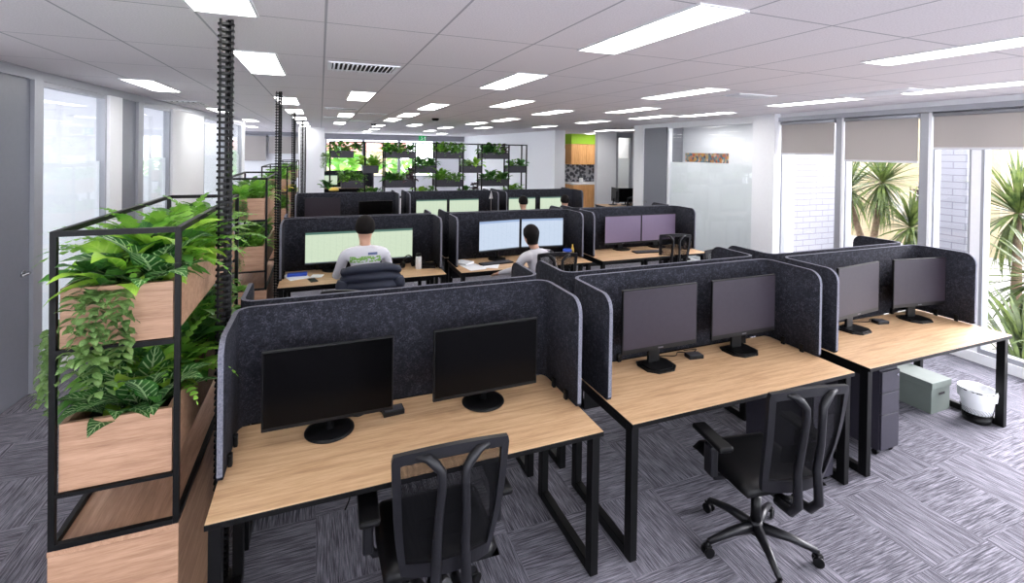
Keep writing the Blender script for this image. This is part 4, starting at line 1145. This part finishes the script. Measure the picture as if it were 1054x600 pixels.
# ------------------------------------------------------------------ alcove desk by the corridor
dup(dk, (7.75, 11.2, 0), 0, 'desk in the alcove by the grey door, far right rear', 'office desks')
dup(mr, (7.30, 10.95, DZ), R(75), 'black monitor seen edge-on in the alcove near the white corridor wall')
dup(mr, (7.62, 10.85, DZ), R(-8), 'black monitor facing front in the alcove beside the white pier')
dup(ch, (7.15, 10.35, 0), R(20), 'black chair in the alcove by the corridor', G)

# ------------------------------------------------------------------ people
def skin_body(verts, radii, edges, mats, pick, name, parent, subd=2):
    me = bpy.data.meshes.new(name); me.from_pydata(verts, edges, [])
    o = bpy.data.objects.new('tmp', me); C.objects.link(o)
    sk = o.modifiers.new('s', 'SKIN'); sk.use_smooth_shade = True
    for v, r in zip(me.skin_vertices[0].data if me.skin_vertices else [], radii): pass
    if not me.skin_vertices:
        bm = bmesh.new(); bm.from_mesh(me); bm.verts.layers.skin.verify(); bm.to_mesh(me); bm.free()
    for i, v in enumerate(me.skin_vertices[0].data):
        r = radii[i]; v.radius = r if isinstance(r, tuple) else (r, r); v.use_root = (i == 0)
    sb = o.modifiers.new('d', 'SUBSURF'); sb.levels = subd; sb.render_levels = subd
    dg = bpy.context.evaluated_depsgraph_get(); ev = o.evaluated_get(dg)
    m2 = bpy.data.meshes.new_from_object(ev)
    bpy.data.objects.remove(o)
    return m2
def person(loc, rz, label, shirt, pose, lean=(0, 0), hairlong=False, group=None, scale=1.03):
    t = thing('person', label, 'person', loc, rz, group)
    lx_, ly_ = lean
    def T(x, y, z):    # lean the torso above the hips
        f_ = max(0, z-.52)/.8
        return (x+lx_*f_, y+ly_*f_, z)
    V, Rr, E_ = [], [], []
    def v(p, r): V.append(p); Rr.append(r); return len(V)-1
    def e(a, b): E_.append((a, b))
    pel = v((0, 0, .54), (.155, .12)); ab_ = v(T(0, .01, .70), (.14, .105)); chs = v(T(0, .0, .90), (.16, .11)); uc = v(T(0, -.01, 1.04), (.15, .09)); nk = v(T(0, .0, 1.11), (.058, .058)); nk2 = v(T(0, .015, 1.165), (.055, .055))
    for a, b in ((pel, ab_), (ab_, chs), (chs, uc), (uc, nk), (nk, nk2)): e(a, b)
    h1 = v(T(0, .03, 1.215), (.074, .088)); h2 = v(T(0, .03, 1.295), (.084, .100)); h3 = v(T(0, .02, 1.37), (.062, .076)); e(nk2, h1); e(h1, h2); e(h2, h3)
    for sg in (-1, 1):
        sh = v(T(sg*.19, -.01, 1.045), (.062, .062)); e(uc, sh)
        elb, wr = pose[sg]
        el_ = v(elb, (.042, .042)); mid = v(tuple((Vector(T(sg*.19, 0, 1.0))*.5+Vector(elb)*.5)), (.052, .052)); e(sh, mid); e(mid, el_)
        w_ = v(wr, (.027, .027)); fm = v(tuple(Vector(elb)*.6+Vector(wr)*.4), (.040, .040)); e(el_, fm); e(fm, w_)
        d = (Vector(wr)-Vector(elb)).normalized(); sd = d.cross(Vector((0, 0, 1))).normalized()
        pm = v(tuple(Vector(wr)+d*.05), (.038, .016)); e(w_, pm); pm2 = v(tuple(Vector(wr)+d*.085), (.040, .014)); e(pm, pm2)
        for k_, off in enumerate((-.03, -.01, .01, .03)):
            ln = (.058, .07, .066, .05)[k_]
            a = v(tuple(Vector(wr)+d*.10+sd*off*1.05), (.0095, .009)); b = v(tuple(Vector(wr)+d*(.10+ln*.5)+sd*off*1.15+Vector((0, 0, -.004))), (.0085, .008)); c = v(tuple(Vector(wr)+d*(.10+ln)+sd*off*1.2+Vector((0, 0, -.018))), (.007, .007))
            e(pm2, a); e(a, b); e(b, c)
        a = v(tuple(Vector(wr)+d*.045+sd*sg*-.042+Vector((0, 0, -.008))), (.011, .01)); b = v(tuple(Vector(wr)+d*.085+sd*sg*-.058+Vector((0, 0, -.018))), (.009, .009)); e(pm, a); e(a, b)
        hp = v((sg*.10, .04, .52), (.085, .08)); kn = v((sg*.13, .42, .52), (.062, .06)); cf = v((sg*.13, .44, .30), (.055, .055)); an = v((sg*.13, .42, .09), (.038, .04)); ft = v((sg*.135, .50, .045), (.042, .035)); to = v((sg*.14, .58, .035), (.035, .025))
        e(pel, hp); e(hp, kn); e(kn, cf); e(cf, an); e(an, ft); e(ft, to)
    m2 = skin_body(V, Rr, E_, None, None, 'body', t)
    m2.materials.clear()
    for mn in ('skin', shirt, 'trousers', 'black_plastic'): m2.materials.append(MATS[mn])
    hands = [Vector(pose[s][1]) for s in (-1, 1)]; elbs = [Vector(pose[s][0]) for s in (-1, 1)]
    nkz = Vector(T(0, 0, 1.125))
    for p in m2.polygons:
        c = p.center; mi = 1
        if c.z < .10 and c.y > .3: mi = 3
        elif c.z < .56: mi = 2 if c.y < .56 else 3
        if (c-Vector(T(0, .02, 1.29))).length < .18 and c.z > nkz.z: mi = 0
        for h, el in zip(hands, elbs):
            ax = (h-el); L = ax.length; s = (c-el).dot(ax)/L
            if (c-h).length < .17 and (s > L*(.98 if shirt == 'hoodie' else .3)): mi = 0
            elif shirt != 'hoodie' and .25*L < s < 1.2*L and ((c-el)-ax/L*s).length < .07: mi = 0
        p.material_index = mi
    # face, ears added to the same body mesh
    b = bmesh.new(); b.from_mesh(m2); q = MB(); q.b.free(); q.b = b
    hd = Vector(T(0, .03, 1.285))
    def ell(c, rx, ry, rz_, mi):
        rs_ = 8; pr = [(max(.001, math.sin(pi*i/rs_)), -math.cos(pi*i/rs_)) for i in range(rs_+1)]
        M = Matrix.Translation(hd+Vector(c)) @ Matrix.Diagonal((rx, ry, rz_, 1)); q.lathe(pr, n=12, mi=mi, M=M)
    for sg in (-1, 1):
        ell((sg*.078, -.005, -.01), .010, .020, .030, 0); ell((sg*.030, .088, .018), .012, .008, .008, 3)
    ell((0, .100, -.012), .012, .018, .026, 0); ell((0, .088, -.052), .024, .010, .008, 0)
    b.to_mesh(m2); b.free()
    o = bpy.data.objects.new('body', m2); C.objects.link(o); o.parent = t
    # hair
    q = MB(); N_, K_ = 12, 24; rows = []
    for i in range(N_+1):
        ph = pi*.60*i/N_; row = []
        for k_ in range(K_+1):
            a = 2*pi*k_/K_; front = max(0, sin(a)); lim = ph*(1-.42*front) * (1.12 if sin(a) < -.2 else 1)
            rx, ry, rz_ = .096, .114, .118
            rp_ = 1+.03*sin(a*7+i)*(i > 2)
            row.append(hd+Vector((rx*sin(lim)*cos(a)*rp_, ry*sin(lim)*sin(a)*rp_-.010, rz_*cos(lim)*1.0+.02)))
        rows.append(row)
    q.grid(rows)
    if hairlong: q.lathe([(.07, -.10), (.085, -.02), (.08, .04)], n=16, M=Matrix.Translation(hd+Vector((0, -.045, 0))) @ Matrix.Diagonal((1, .7, 1, 1)))
    bmesh.ops.remove_doubles(q.b, verts=q.b.verts, dist=.0006)
    q.obj('hair', 'hair', t); t.scale = (scale,)*3
    return t
person((.44, 5.16, 0), 0, 'seated person in a white t-shirt with green and blue print, seen from behind', 'tshirt', {-1: ((-.27, .12, .80), (-.16, .36, .79)), 1: ((.27, .12, .80), (.14, .36, .79))})
person((2.40, 4.90, 0), R(10), 'dark-haired person in a pale hoodie leaning left with one arm out over the desk', 'hoodie', {-1: ((-.40, .14, .88), (-.42, .42, .785)), 1: ((.22, .10, .78), (.16, .38, .79))}, lean=(-.17, .10), hairlong=True, scale=.93)
person((3.58, 8.35, 0), R(5), 'far dark-haired person whose head shows above the second row screen, left one', 'trousers', {-1: ((-.26, .12, .80), (-.16, .40, .79)), 1: ((.26, .12, .80), (.14, .40, .79))}, scale=.92)
person((4.48, 8.38, 0), R(-8), 'far dark-haired person whose head shows above the second row screen, right one', 'hoodie', {-1: ((-.26, .12, .80), (-.16, .40, .79)), 1: ((.26, .12, .80), (.14, .40, .79))}, scale=.92)
# puffer jacket over the chair back
jk = thing('puffer_jacket', 'dark navy quilted puffer jacket hung over the chair back of the seated person', 'jacket', (.46, 4.79, 0))
m = MB(); N_ = 40
def jp(u, v, outer):
    a = pi*(1.0*u) ; x = -cos(a)*(.285-.03*v+.04*(1-v)*0); 
    z = .50+.57*v - .05*(abs(cos(a))**3)*(v)
    bulge = .050*abs(sin(v*pi*7))**.6 + .016*sin(u*9+v*5)
    y = -(sin(a)**.6 if sin(a) > 0 else 0)*.11
    if outer: y -= bulge*(.4+.6*sin(a)); x += (-1 if x < 0 else 1)*bulge*.5*(abs(cos(a)))
    return Vector((x, y-.02, z))
G1 = [[jp(i/N_, j/36, True) for i in range(N_+1)] for j in range(37)]
G2 = [[p+Vector((0, .035, 0)) for p in r] for r in G1]
m.grid(G1); m.grid(G2)
for A, B in ((G1[0], G2[0]), (G1[-1], G2[-1])): m.grid([A, B])
m.grid([[r[0] for r in G1], [r[0] for r in G2]]); m.grid([[r[-1] for r in G1], [r[-1] for r in G2]])
bmesh.ops.remove_doubles(m.b, verts=m.b.verts, dist=.0005)
m.obj('jacket_body', 'puffer', jk)
for sg in (-1, 1):
    q = MB(); pts = []; rs2 = []
    for i in range(25):
        f_ = i/24; pts.append((sg*(.25+.04*f_), -.07-.02*f_, .92-.42*f_)); rs2.append(.050+.014*abs(sin(f_*pi*4)))
    q.tube(pts, rs2, 14); q.obj('sleeve', 'puffer', jk)

# ------------------------------------------------------------------ outside
struct(MB().box(6.9, 40, -12, 30, -.5, -.25).obj('ground_outside', 'concrete'))
bpy.data.objects['ground_outside'].name = 'floor_outside'
tag(MB().box(8.3, 8.6, 3.84, 4.27, -.25, 3.6).obj('brick_pier', 'white_brick'), 'white painted brick pier outside the narrow window', 'pier')
tag(MB().box(7.00, 7.08, 3.06, 3.12, -.25, 3.4).obj('downpipe', 'aluminium'), 'thin grey downpipe beside the white brick pier', 'pipe')
bl = thing('outside_building', 'cream rendered building across the garden seen through the middle window', 'building', (15, 9.6, 0))
MB().box(0, 1, -3.3, 6.5, -.25, 4.6).obj('wall', 'beige_wall', bl); MB().box(-.3, 1.3, -3.5, 6.7, 4.6, 4.8).obj('roof', 'white_paint', bl)
bl = thing('outside_shed', 'low pale outbuilding with a reddish roof beyond the garden at the right', 'building', (16.5, 2.4, 0))
MB().box(0, 2, 0, 3.4, -.25, .95).obj('wall', 'white_paint', bl)
m = MB(); m.prism([(-.4, -.25), (2.4, -.25), (2.4, 3.6), (-.4, 3.6)], .95, 1.25); m.obj('roof', 'roof_red', bl)
def blades(m, base, n, L, W, emin, emax, droop, rnd):
    for i in range(n):
        az = rnd.uniform(0, 2*pi); el = rnd.uniform(emin, emax)
        leaf(m, base, az, el, L*rnd.uniform(.75, 1.1), W, droop*rnd.uniform(.5, 1.2), 6, .15, 0, rnd.uniform(-.3, .3))
def cordyline(x, y, h, L, n, seed, label, heads=None):
    rnd = random.Random(seed); t = thing('cordyline', label, 'palm', (x, y, -.25), 0, 'spiky palms in the garden')
    heads = heads or [(0, 0, h)]
    m = MB(); q = MB()
    for hx, hy, hz in heads:
        q.tube([(0, 0, 0), (hx*.3, hy*.3, hz*.45), (hx*.8, hy*.8, hz*.8), (hx, hy, hz)], [.07, .06, .045, .04], 8)
        blades(m, (hx, hy, hz), n, L, .045, R(-75), R(85), R(32), rnd)
    q.obj('trunk', 'trunk', t); m.obj('crown', 'leaf_blade', t, recalc=False)
def flax(x, y, L, n, seed, label, mat='leaf_blade'):
    rnd = random.Random(seed); t = thing('flax_plant', label, 'plant', (x, y, -.25), 0, 'flax clumps in the garden')
    m = MB(); blades(m, (0, 0, 0), n, L, .05, R(35), R(88), R(70), rnd); m.obj('blades', mat, t, recalc=False)
cordyline(9.4, 5.75, 2.0, .92, 170, 1, 'spiky green palm with two round heads outside the middle window', [(0, -.18, 1.93), (-.1, .36, 1.75)])
cordyline(9.3, 5.05, 1.2, .8, 130, 2, 'low spiky palm head under the two-headed palm')
cordyline(8.9, 3.55, 1.65, .95, 170, 4, 'spiky palm with a pale green head at the right edge window')
cordyline(8.1, 3.0, .95, .85, 150, 5, 'lower spiky palm at the right edge window')
flax(7.25, 2.82, 1.35, 70, 6, 'long-bladed flax clump close to the glass beside the window post')
flax(7.6, 2.25, 1.2, 60, 7, 'long-bladed flax clump at the right edge close to the glass')
flax(9.6, 4.75, 1.1, 60, 8, 'flax clump below the palm in the middle window')
o = plant('purple', 1, 9.6, 4.98, 1.2, 0, 1.7, 'on a thin tree outside, right of the palm in the middle window'); o['category'] = 'shrub'; o.name = 'purple_shrub'; o['label'] = 'dark purple-leaved shrub outside, right of the palm in the middle window'
struct(MB().tube([(9.6, 4.98, -.25), (9.6, 4.98, 1.3)], .02, 8).obj('trunk', 'trunk')).name = 'shrub_stem'  # thin stem under the purple shrub, not a building trim
# garden behind the rear windows
m = MB(); 
for i, (x, y, z, sc, lb) in enumerate(((.9, 25, .3, 9, 'yellow-green tree outside the rear windows at the left'), (4.2, 26, .2, 9, 'green tree outside the rear windows at the right'), (8.2, 26, 0, 7, 'small green tree outside the rear windows, far right'))):
    o = plant('bush', i % 2, x, y, z, i, sc, lb); o.name = 'tree'; o['label'] = lb; o['category'] = 'tree'; 
    if 'group' in o: del o['group']
bl = thing('neighbour_building', 'pale brick building with a pinkish roof outside the rear windows', 'building', (2.2, 29, 0))
MB().box(-3, 2.2, 0, 2, -.25, 2.0).obj('wall', 'beige_wall', bl); MB().box(-3.3, 2.5, -.3, 2.3, 2.0, 2.5).obj('roof', 'roof_red', bl)
